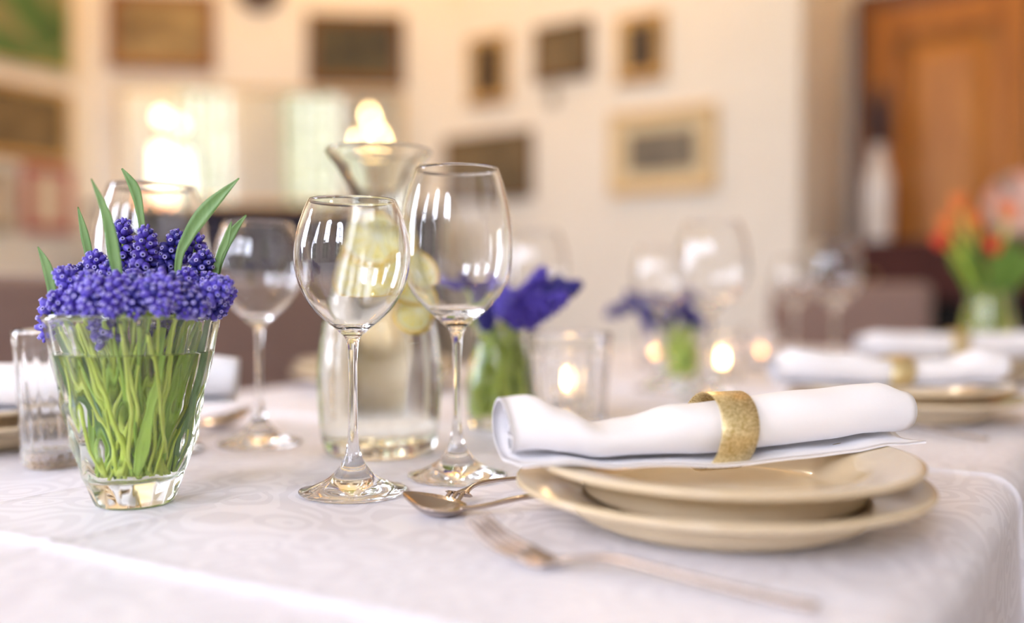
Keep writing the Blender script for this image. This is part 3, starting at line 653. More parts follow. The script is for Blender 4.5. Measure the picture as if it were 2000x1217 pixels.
def fork(label, tip, neck, end, ztip=.02, zneck=.002, arch=.009, scale=1.0, tines=4):
    tip, neck, end = Vector(tip), Vector(neck), Vector(end); base = Vector((neck.x, neck.y, TOP))
    root = thing('fork', label, 'fork', base)
    L = lambda p, z: Vector((p.x-neck.x, p.y-neck.y, z))
    d = (end-tip).to_2d(); 
    h = spline([L(neck, zneck+.001), L(neck.lerp(end, .12), zneck+.005), L(neck.lerp(end, .27), arch), L(neck.lerp(end, .55), .006), L(neck.lerp(end, .85), .0032), L(end, .0026)], 6)
    n = len(h); wid = [(.012*(1-min(1, i/(n*.12))) + .0036 + .0044*max(0, (i/n-.45)/.55))*scale for i in range(n)]
    mb = MB(); ribbon(mb, h, wid, [.0024]*n); mb.obj('handle', M_SILVER, root)
    k0 = neck.lerp(tip, .36)
    pl = spline([L(neck, zneck+.001), L(neck.lerp(tip, .12), zneck), L(neck.lerp(tip, .36), zneck+.003)], 5)
    mb = MB(); ribbon(mb, pl, [.015*scale + .009*scale*min(1, i/5) for i in range(len(pl))], [.002]*len(pl)); mb.obj('palm', M_SILVER, root)
    ax = (tip-neck).to_2d().normalized(); sd = Vector((-ax.y, ax.x, 0))
    for k in range(tines):
        off = (k-(tines-1)/2)*.0062*scale
        q = spline([L(k0, zneck+.003)+sd*off, L(neck.lerp(tip, .7), zneck+(ztip-zneck)*.42)+sd*off*.97, L(tip, ztip)+sd*off*.93], 5)
        mb = MB(); ribbon(mb, q, [.0036*scale]*(len(q)-2)+[.0028*scale, .0014*scale], [.0018]*len(q)); mb.obj('tine', M_SILVER, root)
def spoon(label, tip, neck, end, zt, zn, ze, wbowl=.036):
    tip, neck, end = Vector(tip), Vector(neck), Vector(end); root = thing('spoon', label, 'spoon', (neck.x, neck.y, TOP))
    ax = (tip-neck).to_2d(); Lb_ = ax.length; ax = ax.normalized(); sd = Vector((-ax.y, ax.x, 0)); ax3 = Vector((ax.x, ax.y, 0))
    mb = MB(); NA, NB = 18, 12
    for layer in (0, 1):
        for i in range(NA+1):
            s = i/NA; wv = wbowl/2*math.sin(PI*min(1, (.04+.96*s))**.85)**.7 if s < 1 else 0.0004
            if i == 0: wv = .003
            for j in range(NB+1):
                q = -1+2*j/NB; dep = .0085*(1-q*q)*math.sin(PI*min(1, s*.95+.03))
                z = zn + (zt-zn)*s**1.5 + .0085 - dep + (.0 if layer == 0 else -.0012)
                mb.v.append(tuple(ax3*(Lb_*s) + sd*(q*wv) + Vector((0, 0, z))))
    m = NB+1
    for layer in (0, 1):
        o = layer*(NA+1)*m
        for i in range(NA):
            for j in range(NB):
                q = (o+i*m+j, o+(i+1)*m+j, o+(i+1)*m+j+1, o+i*m+j+1); mb.f.append(q[::-1] if layer == 0 else q); mb.m.append(0)
    o = (NA+1)*m
    for i in range(NA):
        for j in (0, NB): mb.f.append((i*m+j, (i+1)*m+j, o+(i+1)*m+j, o+i*m+j)); mb.m.append(0)
    mb.obj('bowl', M_SILVER, root)
    E = Vector((end.x-neck.x, end.y-neck.y, 0))
    h = spline([Vector((0, 0, zn+.0075))+ax3*.004, E*.15+Vector((0, 0, zn+.009)), E*.5+Vector((0, 0, (zn+.007+ze)/2+.003)), E+Vector((0, 0, ze))], 7); n = len(h)
    mb = MB(); ribbon(mb, h, [.0052+.006*max(0, i/n-.4) for i in range(n)], [.0026]*n); mb.obj('handle', M_SILVER, root)
fork('silver dinner fork lying in front of the nearest plate, tines raised', (-.020, .506, 0), (.0226, .479, 0), (.137, .411, 0))
spoon('silver dessert spoon, its bowl between the wine glass and fork', (-.072, .604, 0), (-.030, .592, 0), (.052, .612, 0), .004, -.004, .010)
fork('small dessert fork with its curved handle slipped behind the nearest plate', (-.044, .612, 0), (-.034, .633, 0), (.045, .720, 0), .001, .004, .009, .8, 3)
fork('silver fork whose handle shows beyond the nearest napkin', (.352, 1.03, 0), (.385, .985, 0), (.4556, .882, 0))
spoon('dark silver spoon lying behind the hyacinth vase and wine glasses', (-.280, .995, 0), (-.320, .942, 0), (-.352, .80, 0), .012, 0, .006, .04)
# ---------------------------------------------------------------- wine glasses
def wine_mesh(kind):
    if kind == 'white': P = [(.0036, .1005), (.0038, .104), (.0046, .1085), (.0066, .1125), (.0092, .1145), (.0141, .1188), (.0214, .1248), (.0274, .1308), (.0318, .1369), (.0352, .1429), (.0378, .149), (.0405, .1598), (.0413, .1690), (.0405, .1791), (.0380, .1905), (.0358, .1972), (.0336, .2033), (.0308, .2093)]; fr = .0385
    else:
        P = [(.0036, .1005), (.0039, .106), (.0052, .112), (.0078, .1162), (.0137, .1214), (.0216, .1282), (.0281, .1347), (.0334, .1412), (.0374, .1478), (.0402, .1543), (.0421, .1609), (.0435, .172), (.0432, .187), (.0421, .2001), (.0398, .2132), (.0363, .2263), (.0320, .2388)]; fr = .0383
        if kind == 'big': P = [(r if k < 4 else .0078 + (r-.0078)*1.17, z) for k, (r, z) in enumerate(P)]; fr = .043
    outer = prof(P, 6); rim = outer[-1]; th = .00095
    ib = [(r, z) for (r, z) in outer if z > P[5][1] + .0005]
    inner = []
    for i, (r, z) in enumerate(ib):
        a = ib[max(i-1, 0)]; b = ib[min(i+1, len(ib)-1)]; dx, dz = b[0]-a[0], b[1]-a[1]; l = math.hypot(dx, dz)
        tt = th + .0012*max(0, 1-(z-ib[0][1])/.02); inner.append((r - dz/l*tt, z + dx/l*tt))
    z0 = inner[0][1]; r0 = inner[0][0]
    bot = prof([(0, z0-.0030), (r0*.5, z0-.0024), (r0, z0)], 5)
    lip = [(rim[0]-.0002, rim[1]+.0004), (rim[0]-.0005, rim[1]+.0005), (rim[0]-.0008, rim[1]+.0003)]
    bowl = outer + lip + inner[::-1][1:] + bot[::-1][1:]
    foot = [(0, .0014), (fr*.5, .0010), (fr*.85, .0004), (fr-.0012, .0)] + prof([(fr-.0004, .0005), (fr, .0013), (fr-.0006, .0022), (fr*.80, .0042), (fr*.56, .0080), (fr*.38, .0130), (fr*.24, .0195), (.0062, .0260), (.0046, .033), (.0037, .041), (.0034, .048)], 5)
    stem = [(.0034, .048), (.0033, .06), (.0032, .075), (.0033, .09), (.0036, .1005)]
    return (MB().lathe(bowl, 96).mesh('wine_bowl', GLASS), MB().lathe(prof(stem, 4), 40).mesh('wine_stem', GLASS), MB().lathe(foot, 96).mesh('wine_foot', GLASS))
WG = {k: wine_mesh(k) for k in ('white', 'red', 'big')}
def wineglass(kind, label, p, group='wine glasses on the table'):
    root = thing('wine_glass', label, 'wine glass', (p[0], p[1], TOP), random.uniform(0, 6), group)
    for nm, me in zip(('bowl', 'stem', 'foot'), WG[kind]): link(nm, me, root)
def gp(px, d): return ((px-1000)/F*d, d)
wineglass('white', 'sharp empty white wine glass in front of the lemon carafe', onz(690, 964))
wineglass('red', 'tall empty red wine glass beside the nearest plate and carafe', onz(893, 934))
wineglass('white', 'slightly blurred white wine glass beside the grape hyacinths', onz(507, 869))
wineglass('big', 'large wide red wine glass behind the grape hyacinth vase', onz(300, 884))
wineglass('white', 'smaller blurred wine glass before the third hyacinth bunch', gp(1290, 1.365))
wineglass('big', 'larger blurred wine glass above the bright far candle', gp(1391, 1.26))
wineglass('white', 'farthest small wine glass before the grey wall recess', gp(1551, 1.80))
wineglass('big', 'farthest large wine glass before the mauve head chair', gp(1630, 1.68))
wineglass('big', 'faint large wine glass behind the second bunch of hyacinths', gp(1046, 1.46))
wineglass('white', 'faint small wine glass behind the second bunch of hyacinths', gp(962, 1.62))
# ---------------------------------------------------------------- tumblers and candles
def tumbler_mesh(R, rb, H, base, ribs, amp, cut=0.0):
    outer = prof([(0, .001), (rb*.7, .0006), (rb-.002, 0), (rb, .0018), (rb+(R-rb)*.12, H*.1), (rb+(R-rb)*.5, H*.5), (R, H-.0006)], 10)
    def fn(r, z, a):
        if cut and r > rb*.96 and .004 < z < H*.34:
            return r + cut*(abs(math.sin(a*11+z*380))*abs(math.sin(a*11-z*380)) - .3)
        return r
    inner = prof([(R-.0012, H), (R-.0018, H-.001), (R-.0024, H-.02), (rb+(R-rb)*.5-.0026, H*.5), (rb-.0035, base+.006), (rb-.007, base+.0012), (rb*.5, base), (0, base)], 10)
    mb = MB(); n0 = len(outer)
    def both(r, z, a):
        return fn(r, z, a)
    # ribs are moulded into the inside wall
    full = outer + inner; tagd = {}
    vs_in = set((round(r, 7), round(z, 7)) for r, z in inner)
    def f2(r, z, a):
        if (round(r, 7), round(z, 7)) in vs_in and r > rb*.6 and z < H-.004: return r - amp*(.5+.5*math.cos(a*ribs))*min(1, (H-z)/.02)
        return fn(r, z, a)
    mb.lathe(full, max(ribs*8, 96) if not cut else 176, f2); return mb.mesh('tumbler', GLASS)
def tumbler(label, me, p, name='tumbler', group='ribbed glass tumblers'):
    o = link(name, me); o.location = (p[0], p[1], TOP); o.rotation_euler = (0, 0, random.uniform(0, 6)); return tag(o, label, 'tumbler', group)
T1 = tumbler_mesh(.0335, .0255, .112, .012, 18, .0009, cut=.0012)
T2 = tumbler_mesh(.0465, .0385, .0995, .008, 20, .00045)
T3 = tumbler_mesh(.036, .031, .075, .006, 16, .0008)
tumbler('small ribbed tumbler with a cut glass foot beside the hyacinth vase', T1, onz(112, 910))
tumbler('wide ribbed tumbler just behind the nearest rolled napkin', T2, onz(1111, 834))
def candle(label, p, fl=1.0, glass=True):
    if glass: tumbler('clear glass holding ' + label.replace('lit ', 'the ', 1), T3, p, 'candle_glass', 'glass candle holders')
    t = thing('tealight', label, 'candle', (p[0], p[1], TOP + (.0064 if glass else 0)), group='tealights on the table')
    mb = MB(); mb.lathe([(0, 0), (.019, 0), (.019, .015), (.0184, .015), (.0184, .012), (0, .012)], 24); mb.obj('cup', M_METALCUP, t)
    mb = MB(); mb.lathe([(0, 0), (.0182, 0), (.0182, .0125), (0, .0130)], 24); mb.obj('wax', M_WAX, t)
    mb = MB(); mb.tube([(0, 0, .0125), (.0006, 0, .018)], .0007, 5); mb.obj('wick', M_PITH, t)
    mb = MB(); flame(mb, 0, 0, .0165, fl); mb.obj('flame', M_FLAME if fl > .7 else emat('small orange candle flame', (1.0, .42, .14), 70), t)
candle('lit tealight seen through the wide ribbed tumbler', gp(1113, 1.09), .8)
candle('lit tealight burning brightest before the far wall', gp(1410, 1.50), 1.1)
candle('lit tealight small and orange beside the middle napkin', gp(1487, 1.78), .55)
candle('lit tealight small and orange beside the third hyacinth bunch', gp(1283, 1.76), .5)
# ---------------------------------------------------------------- carafe with lemon slices
def liquid_vessel(root, outer, inner, zw, glass, seg=96, fo=None, fi=None, name='body'):
    """outer goes up, inner goes down; below zw the inner wall belongs to the water"""
    up = [p for p in inner if p[1] > zw + 1e-5]
    ri = None
    for (r0, z0), (r1, z1) in zip(inner[:-1], inner[1:]):
        if z0 >= zw >= z1: s = (z0-zw)/max(z0-z1, 1e-9); ri = r0 + (r1-r0)*s
    low = [(ri, zw)] + [p for p in inner if p[1] < zw - 1e-5]
    b = MB(); b.lathe(outer + up + [(ri, zw)], seg, (lambda r, z, a: fo(r, z, a)) if fo else None).obj(name, glass, root)
    mw = MB(); mw.lathe(low, seg, fi if fi else None, mi=0)
    mw.lathe([(ri, zw), (ri*.94, zw-.0007), (ri*.5, zw-.0009), (0, zw-.0009)], seg, fi if fi else None, mi=1)
    mw.obj('water', [WATER_WALL, WATER_TOP], root)
pcf = onz(742, 884); CAR = thing('carafe', 'glass water carafe with lemon slices and a flared lip', 'carafe', (pcf.x, pcf.y, TOP))
oc = prof([(0, .003), (.036, .003), (.042, .0), (.047, .0015), (.0505, .008), (.0535, .03), (.0552, .055), (.0548, .08), (.0515, .11), (.0455, .14), (.038, .17), (.0305, .195), (.0262, .212), (.0258, .224), (.029, .238), (.0365, .253), (.0455, .266), (.0472, .2685)], 6)
ic = prof([(.0468, .2705), (.045, .2702), (.0425, .266), (.0335, .253), (.0262, .238), (.0229, .224), (.0233, .212), (.0275, .195), (.035, .17), (.0425, .14), (.0485, .11), (.0517, .08), (.052, .055), (.0503, .03), (.047, .017), (.042, .0125), (.03, .0115), (0, .0115)], 6)
liquid_vessel(CAR, oc, ic, .205, GREENGLASS, 96)
def lemon(label, p, tilt, roll, R=.027, part=1.0):
    root = thing('lemon_slice', label, 'lemon slice', (p.x, p.y, p.z), 0, 'lemon slices in the carafe')
    root.rotation_euler = (tilt, roll, 0); th = .0042; S = 40
    mb = MB(); mb.lathe([(R*.88, -th/2), (R*.985, -th/2), (R, -th*.2), (R, th*.2), (R*.985, th/2), (R*.88, th/2)], S); mb.obj('peel', M_LEMONPEEL, root)
    mb = MB(); mb.lathe([(R*.80, -th/2), (R*.885, -th/2)][::1], S); mb.lathe([(R*.885, th/2), (R*.80, th/2)], S); mb.lathe([(0, th*.3), (R*.8, th*.3)][::-1], S); mb.lathe([(0, -th*.3), (R*.8, -th*.3)], S); mb.obj('pith', M_PITHW, root)
    for k in range(9):
        a0 = 2*PI*k/9 + .05; a1 = 2*PI*(k+1)/9 - .05; q = MB(); am = (a0+a1)/2
        pts = [(R*.12*math.cos(am), R*.12*math.sin(am))] + [(R*.785*math.cos(a0+(a1-a0)*j/4), R*.785*math.sin(a0+(a1-a0)*j/4)) for j in range(5)]
        vs = [(x, y, z) for z in (-th*.48, th*.48) for x, y in pts]; n = len(pts)
        q.add(vs, [tuple(reversed(range(n))), tuple(range(n, 2*n))] + [(i, (i+1) % n, (i+1) % n+n, i+n) for i in range(n)]); q.obj('segment', M_LEMON, root, smooth=False)
def cpos(px, py, dd=0): return aty(px, py, pcf.y + dd)
lemon('lemon slice highest in the carafe, seen through the white wine glass', cpos(742, 470, .004), math.radians(72), math.radians(-14), .028)
lemon('lemon slice lying low and flat across the carafe neck', cpos(722, 548, -.004), math.radians(58), math.radians(12), .029)
lemon('lemon slice standing edge-on beside the tall red wine glass', cpos(800, 545, -.002), math.radians(80), math.radians(62), .026)
lemon('lowest lemon slice, tilted near the carafe wall', cpos(806, 612, -.004), math.radians(60), math.radians(-35), .021)
# ---------------------------------------------------------------- grape hyacinths
def floret_mesh(m, bud=False):
    mb = MB()
    if bud: mb.lathe(prof([(0, 0), (.0010, .0004), (.0017, .0018), (.0014, .0034), (.0006, .0044), (0, .0047)], 2), 7); return mb.mesh('bud', [m])
    mb.lathe([(0, 0), (.0012, .0004), (.0021, .0017), (.00235, .0032), (.0021, .0048), (.00125, .0060)], 9, mi=0)
    mb.lathe([(.00125, .0060), (.00145, .00645), (.0012, .0066), (.0006, .0062)], 9, mi=1); mb.lathe([(.0006, .0062), (0, .0056)], 9, mi=2)
    return mb.mesh('floret', [m, M_LIP, M_PITH])
FL = {'violet': floret_mesh(M_VIOLET), 'lilac': floret_mesh(M_LILAC), 'navy': floret_mesh(M_NAVY)}
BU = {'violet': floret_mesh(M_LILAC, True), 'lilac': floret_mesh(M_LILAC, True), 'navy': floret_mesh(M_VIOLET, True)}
rf = random.Random(11)
def head_frames(base, tip, n, R=.0030):
    ax = (tip-base); L = ax.length; ax = ax.normalized(); s = ax.cross(Vector((0, 0, 1)) if abs(ax.z) < .9 else Vector((1, 0, 0))).normalized(); q = ax.cross(s)
    for k in range(n):
        f = (k+.5)/n; a = k*2.39996 + rf.uniform(-.15, .15); rad = s*math.cos(a) + q*math.sin(a)
        el = math.radians(-38 + 118*f**1.6 + rf.uniform(-14, 14)); d = (rad*math.cos(el) + ax*math.sin(el)).normalized()
        sc_ = (1.24 - .52*f**2.2)*rf.uniform(.9, 1.08)
        yield base + ax*(L*(f**.92)) + rad*(R*(1-.55*f)), d, sc_, f
def grape_hyacinth(label, path, tip, colour='violet', n=46, group=None, far=False, stem_r=.0015, sm=None):
    """path: stem from its foot up to the base of the flower head, tip: end of the head"""
    foot = Vector(path[0]); root = thing('grape_hyacinth', label, 'flower', foot, 0, group)
    base = Vector(path[-1]); tip = Vector(tip)
    pts = spline([Vector(p)-foot for p in path], 7) + [tip-foot]; k = len(pts)
    mb = MB(); mb.tube(pts, [stem_r*(1-.25*i/k) for i in range(k-1)] + [.0006], 7); mb.obj('stem', sm or M_STEM, root)
    if far:
        mb = MB()
        for p, d, s, f in head_frames(base-foot, tip-foot, int(n*1.5), .0048):
            M = Matrix.Translation(p) @ d.to_track_quat('Z', 'Y').to_matrix().to_4x4() @ Matrix.Scale(s*1.3, 4)
            mb.lathe([(0, 0), (.0020, .0012), (.0023, .0034), (.0014, .0058), (0, .0062)], 6, M=M)
        tag(mb.obj('flower_head', {'violet': M_VIOLET, 'lilac': M_LILAC, 'navy': M_NAVY}[colour], root), kind='stuff'); return
    for p, d, s, f in head_frames(base-foot, tip-foot, int(n*1.12)):
        cl_ = colour if rf.random() < .68 else rf.choice(('violet', 'navy') if colour == 'navy' else ('violet', 'lilac', 'navy'))
        o = link('floret' if f < .9 else 'bud', (FL if f < .9 else BU)[cl_], root); o.location = p
        o.rotation_mode = 'QUATERNION'; o.rotation_quaternion = d.to_track_quat('Z', 'Y'); o.scale = (s, s, s)
def blade(label, pts, wid, group=None, mat=None, face=None):
    """long keeled leaf through pts (foot first), wid: width per point"""
    pts = [Vector(p) for p in pts]; foot = pts[0].copy(); n0 = len(pts); sp = spline(pts, 7); ws = [q.y for q in spline([(i, a) for i, a in enumerate(wid)], 7)]
    mb = MB(); n = len(sp); face = face or Vector((.15, -1, .1))
    for i, p in enumerate(sp):
        t = (sp[min(i+1, n-1)]-sp[max(i-1, 0)]).normalized(); s = t.cross(face).normalized(); nn = s.cross(t); w_ = max(ws[i], .0006)/2; th = .0005 + w_*.08
        for (a, b) in ((-1, .30), (-.5, .06), (0, -.05), (.5, .06), (1, .30)): mb.v.append(tuple(p-foot + s*a*w_ + nn*b*w_))
        for (a, b) in ((1, .30), (.5, .06), (0, -.05), (-.5, .06), (-1, .30)): mb.v.append(tuple(p-foot + s*a*w_*.98 + nn*(b*w_-th)))
    for i in range(n-1):
        for k in range(10): mb.f.append((i*10+k, i*10+(k+1) % 10, (i+1)*10+(k+1) % 10, (i+1)*10+k)); mb.m.append(0)
    mb.f += [tuple(range(10)), tuple((n-1)*10+k for k in reversed(range(10)))]; mb.m += [0, 0]
    o = mb.obj('hyacinth_leaf', mat or M_LEAF); o.location = foot; return tag(o, label, 'leaf', group)
# the faceted vase
vb = onz(264, 983); VY0 = vb.y
VASE = thing('flower_vase', 'faceted pressed glass vase of water holding grape hyacinths', 'vase', (vb.x, vb.y, TOP))
VO = [(.0, .0020), (.020, .0016), (.0245, 0), (.0262, .0012), (.0295, .008), (.0365, .027), (.0425, .048), (.0472, .0745), (.0520, .099), (.0570, .1255)]
vo = prof(VO, 9) ; 
vi = prof([(.0574, .1270), (.0560, .1278), (.0545, .1268), (.0490, .099), (.0434, .0745), (.0378, .050), (.0318, .032), (.0268, .022), (.0215, .0185), (.012, .0178), (0, .0176)], 8)
def facet(n, a, tw, sharp=1.0):
    p = 2*PI/n; x = ((a+tw) % p) - p/2; return math.cos(PI/n)/math.cos(x)
def vfo(r, z, a):
    if z > .1262 or r < .02: return r
    t = min(1, max(0, (z-.066)/.03)); t = t*t*(3-2*t)
    up = facet(14, a, 0.1); lo = min(facet(9, a, .2 + (z-.03)*11), facet(9, a, .55 - (z-.03)*17))
    ed = min(1, (.1262-z)/.004); lw = 1-t
    return r*(1 + ed*((up-1)*1.3*t + (lo-1)*.85*lw) + ed*.016*lw)
liquid_vessel(VASE, vo, vi, .1035, GREENGLASS, 196, vfo)
vc = Vector((vb.x, vb.y, TOP))
def vp(px, py, dy=0.0): return aty(px, py, VY0 + dy)
def foot_pt(r=None, a=None):
    a = rf.uniform(0, 2*PI) if a is None else a; r = .0195*math.sqrt(rf.random()) if r is None else r
    return vc + Vector((r*math.cos(a), r*math.sin(a), .0195 + .004*rf.random() + max(0, r-.017)*.6))
def inside(p, z, lim):
    d = (p-vc).to_2d(); l = d.length
    if l > lim: d = d*(lim/l)
    return Vector((vc.x+d.x, vc.y+d.y, TOP+z))
def stem_path(base, hang=False):
    out = (base-vc).to_2d()
    f = foot_pt(a=math.atan2(-out.y, -out.x) + rf.uniform(-1.1, 1.1), r=rf.uniform(.008, .019))
    m2 = inside(vc + Vector((out.x*.8, out.y*.8, 0)), .118, .049); m1 = f.lerp(m2, .5) + Vector((rf.uniform(-.005, .005), rf.uniform(-.005, .005), 0))
    m1 = inside(m1, m1.z-TOP, .032)
    P = [f, m1, m2]
    if base.z > TOP + .131 and not hang: P.append(base)
    else: P += [inside(vc + Vector((out.x, out.y, 0))*1.0, .1375, .0555) if hang else m2.lerp(base, .5), base]
    return P
# (label, base px, tip px, depth offset at base and tip, colour, florets)
HEADS = [
 ('tall grape hyacinth upright at the back beside the long upright leaf', (240, 522), (240, 432), .018, .022, 'violet', 46),
 ('tall grape hyacinth upright in front of the broad slanting leaf and wine glass', (284, 540), (285, 446), .004, .004, 'violet', 52),
 ('dark grape hyacinth leaning toward the foot of the broad slanting leaf', (322, 528), (350, 456), .010, .012, 'navy', 44),
 ('small grape hyacinth peeping out behind the broad slanting leaf', (378, 508), (384, 462), .030, .034, 'violet', 26),
 ('lilac tipped grape hyacinth at the centre pointing up at the back', (318, 552), (316, 494), .014, .010, 'lilac', 30),
 ('dark grape hyacinth with pale open mouths below the two thin leaves', (384, 560), (402, 494), .004, .002, 'navy', 44),
 ('grape hyacinth with a starry top beside the short dark leaf', (206, 560), (180, 496), .006, .004, 'violet', 46),
 ('big violet grape hyacinth at the outer edge under the short pale leaf', (168, 590), (116, 528), -.006, -.016, 'lilac', 54),
 ('violet grape hyacinth crossing beneath the short dark leaf', (205, 585), (166, 538), -.014, -.030, 'violet', 48),
 ('violet grape hyacinth hanging over the front rim below the long leaf', (236, 556), (214, 612), -.034, -.056, 'violet', 50),
 ('violet grape hyacinth just beside the tip of the long leaf', (256, 592), (262, 532), -.022, -.022, 'violet', 48),
 ('violet grape hyacinth at the centre below the tall upright one', (288, 600), (296, 536), -.014, -.010, 'violet', 48),
 ('violet grape hyacinth bending to the front over the middle of the rim', (296, 556), (318, 606), -.034, -.058, 'violet', 50),
 ('lilac grape hyacinth nearest the viewer right of the middle of the rim', (318, 548), (344, 596), -.030, -.048, 'lilac', 40),
 ('violet grape hyacinth facing up beside the foot of the broad leaf', (352, 592), (368, 530), -.012, -.008, 'violet', 46),
 ('bright violet grape hyacinth at the outer edge toward the wine glass', (392, 584), (446, 552), -.012, -.022, 'lilac', 54),
 ('dark grape hyacinth lowest at the outer edge toward the wine glass', (378, 596), (440, 602), -.010, -.008, 'navy', 50),
 ('dark grape hyacinth under the bright violet one at the rim', (352, 586), (398, 604), -.024, -.042, 'navy', 46),
 ('pale blue grape hyacinth drooping outside the rim beside the tumbler', (108, 596), (91, 662), -.004, -.004, 'lilac', 34),
 ('violet grape hyacinth lying on the rim above the small tumbler', (152, 588), (100, 588), -.016, -.022, 'violet', 46),
 ('violet grape hyacinth over the rim below the big outer one', (176, 570), (140, 608), -.030, -.044, 'violet', 46),
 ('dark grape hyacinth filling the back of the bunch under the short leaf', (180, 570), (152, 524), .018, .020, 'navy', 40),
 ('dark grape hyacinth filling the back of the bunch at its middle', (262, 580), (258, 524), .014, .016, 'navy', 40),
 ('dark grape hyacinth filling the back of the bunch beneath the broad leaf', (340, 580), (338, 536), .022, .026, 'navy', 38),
 ('violet grape hyacinth low on the front rim under the crossing one', (192, 560), (176, 612), -.036, -.054, 'violet', 44),
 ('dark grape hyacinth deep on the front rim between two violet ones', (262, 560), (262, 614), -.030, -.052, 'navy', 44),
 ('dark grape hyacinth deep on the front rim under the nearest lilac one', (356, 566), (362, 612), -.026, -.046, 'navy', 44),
 ('violet grape hyacinth filling the gap under the broad slanting leaf', (376, 590), (412, 540), -.002, -.008, 'violet', 44),
 ('violet grape hyacinth behind the big outer one near the short pale leaf', (160, 566), (128, 530), .008, .006, 'violet', 40),
 ('violet grape hyacinth filling the gap beside the long leaf', (226, 572), (208, 520), -.004, -.004, 'violet', 42),
 ('lilac grape hyacinth at the outer edge above the dark lowest one', (404, 560), (452, 578), -.002, -.006, 'violet', 42),
 ('grape hyacinth whose head shows through the glass below the rim, near the tumbler', (214, 664), (190, 608), -.024, -.020, 'violet', 34),
 ('dark grape hyacinth whose head shows through the glass below the rim, near the wine glass', (318, 672), (330, 606), .012, .014, 'navy', 42),
]
for i, (lb, b, t, d0, d1, c, n) in enumerate(HEADS):
    base = vp(*b, d0); tip = vp(*t, d1)
    sm = M_STEM if i % 3 else M_STEM2
    if base.z < TOP+.118:
        base = inside(base, base.z-TOP, .040); tip = inside(tip, min(tip.z-TOP, .128), .046); f = foot_pt(); path = [f, f.lerp(base, .55), base]
    else: path = stem_path(base, hang='outside the rim' in lb)
    grape_hyacinth(lb, path, tip, c, n, 'grape hyacinths in the faceted vase', sm=sm)
# more cut stems in the water, whose heads sit unseen in the bunch
for k in range(52):
    a = rf.uniform(0, 2*PI); f = foot_pt(); q = inside(vc + Vector((math.cos(a), math.sin(a), 0))*.08, rf.uniform(.115, .128), rf.uniform(.02, .0475))
    m = inside(f.lerp(q, .5) + Vector((rf.uniform(-.007, .007), rf.uniform(-.007, .007), 0)), (f.z+q.z)/2-TOP, .031)
    mb = MB(); mb.tube([p-f for p in spline([f, m, q], 7)], rf.choice([.0011, .0014, .0016]), 7)
    o = mb.obj('cut_stalk', rf.choice([M_STEM, M_STEM, M_STEM2])); o.location = f; tag(o, 'green cut flower stem standing in the water of the faceted vase', 'stem', 'cut stems in the faceted vase')
for k, (ax_, bx_) in enumerate(((300, 318), (352, 372), (168, 150))):
    f = foot_pt(); f.x = vp(264 + (bx_-264)*.3, 940).x
    q = inside(vp(ax_ if k % 2 else bx_, 640, (-.02, .0, .02, -.015, -.03)[k]), .120, .046); m = inside(f.lerp(q, .5), .07, .034)
    blade('dark green leaf base standing among the stems in the vase water', [f, m, q], [.004, .0055, .004], 'leaf bases in the faceted vase', M_STEM2)
def leaf_px(label, pts, wid, d):
    P = [vp(x, y, d) for x, y in pts]; b = P[0]
    q = inside(b, .115, .047); f = foot_pt()
    blade(label, [f, q] + P, [.004, .005] + wid)
leaf_px('short pale green leaf at the outer edge above the small tumbler', [(101, 560), (92, 520), (74, 482)], [.0060, .0062, .0008], -.006)
leaf_px('short dark narrow leaf behind the starry topped hyacinth', [(176, 520), (166, 460), (152, 404)], [.0050, .0056, .0008], .006)
leaf_px('long leaf crossing in front of the bunch with a thin bent tip', [(236, 578), (224, 500), (208, 420), (178, 349)], [.0036, .0078, .0062, .0008], -.024)
leaf_px('tall narrow leaf curving up behind the two upright hyacinths', [(279, 470), (273, 410), (262, 366), (238, 329)], [.0040, .0054, .0068, .0012], .010)
leaf_px('broad long leaf slanting toward the carafe', [(348, 520), (366, 466), (406, 408), (467, 348)], [.0048, .0078, .0100, .0008], .002)
leaf_px('thin pale leaf standing before the blurred wine glass', [(424, 516), (440, 474), (452, 432)], [.0042, .0052, .0008], .004)
leaf_px('thin leaf leaning farthest toward the blurred wine glass', [(428, 520), (450, 462), (481, 420)], [.0040, .0066, .0010], .014)
# ---------------------------------------------------------------- second and third bunch, tulips
def jar_set(px, d, base_label, outer, inner, zw, heads, grp, nst, glass=GREENGLASS, lab='', cat='vase'):
    p = Vector((*gp(px, d), TOP)); root = thing('flower_jar', base_label, 'vase', p)
    liquid_vessel(root, outer, inner, zw, glass, 56); top = max(z for r, z in outer)
    rr = min(r for r, z in inner if z > top*.5)*.8; rb = max(r for r, z in inner if z < top*.6)*.84
    for (lb, b, t, d0, d1, c, n) in heads:
        base = aty(*b, d + d0); tip = aty(*t, d + d1); a = rf.uniform(0, 2*PI); f = p + Vector((rb*.5*math.cos(a), rb*.5*math.sin(a), .013)); o = (base-p).to_2d()
        l = o.length; o = o*(min(l, rr)/max(l, 1e-6)); grape_hyacinth(lb, [f, p + Vector((o.x, o.y, top*.93)), base], tip, c, n, grp, far=True, stem_r=.0022)
    for k in range(nst):
        a = rf.uniform(0, 2*PI); b = rf.uniform(0, 2*PI); s = rf.random(); s = s**.4; f = p + Vector((min(rb*s, inner[-3][0]*1.0+.012)*math.cos(a), min(rb*s, inner[-3][0]*1.0+.012)*math.sin(a), .012)); q = p + Vector((rr*math.cos(b), rr*math.sin(b), top*rf.uniform(.95, 1.08)))
        mb = MB(); mb.tube(spline([Vector((0, 0, 0)), (p-f) + Vector((math.cos(a)*rb*s, math.sin(a)*rb*s, (q-p).z*.42)), q-f], 4), rf.choice([.0022, .0028]), 6); o = mb.obj('cut_stalk', rf.choice([M_STEM, M_STEM, M_STEM2])); o.location = f
        tag(o, lab, 'stem', lab)
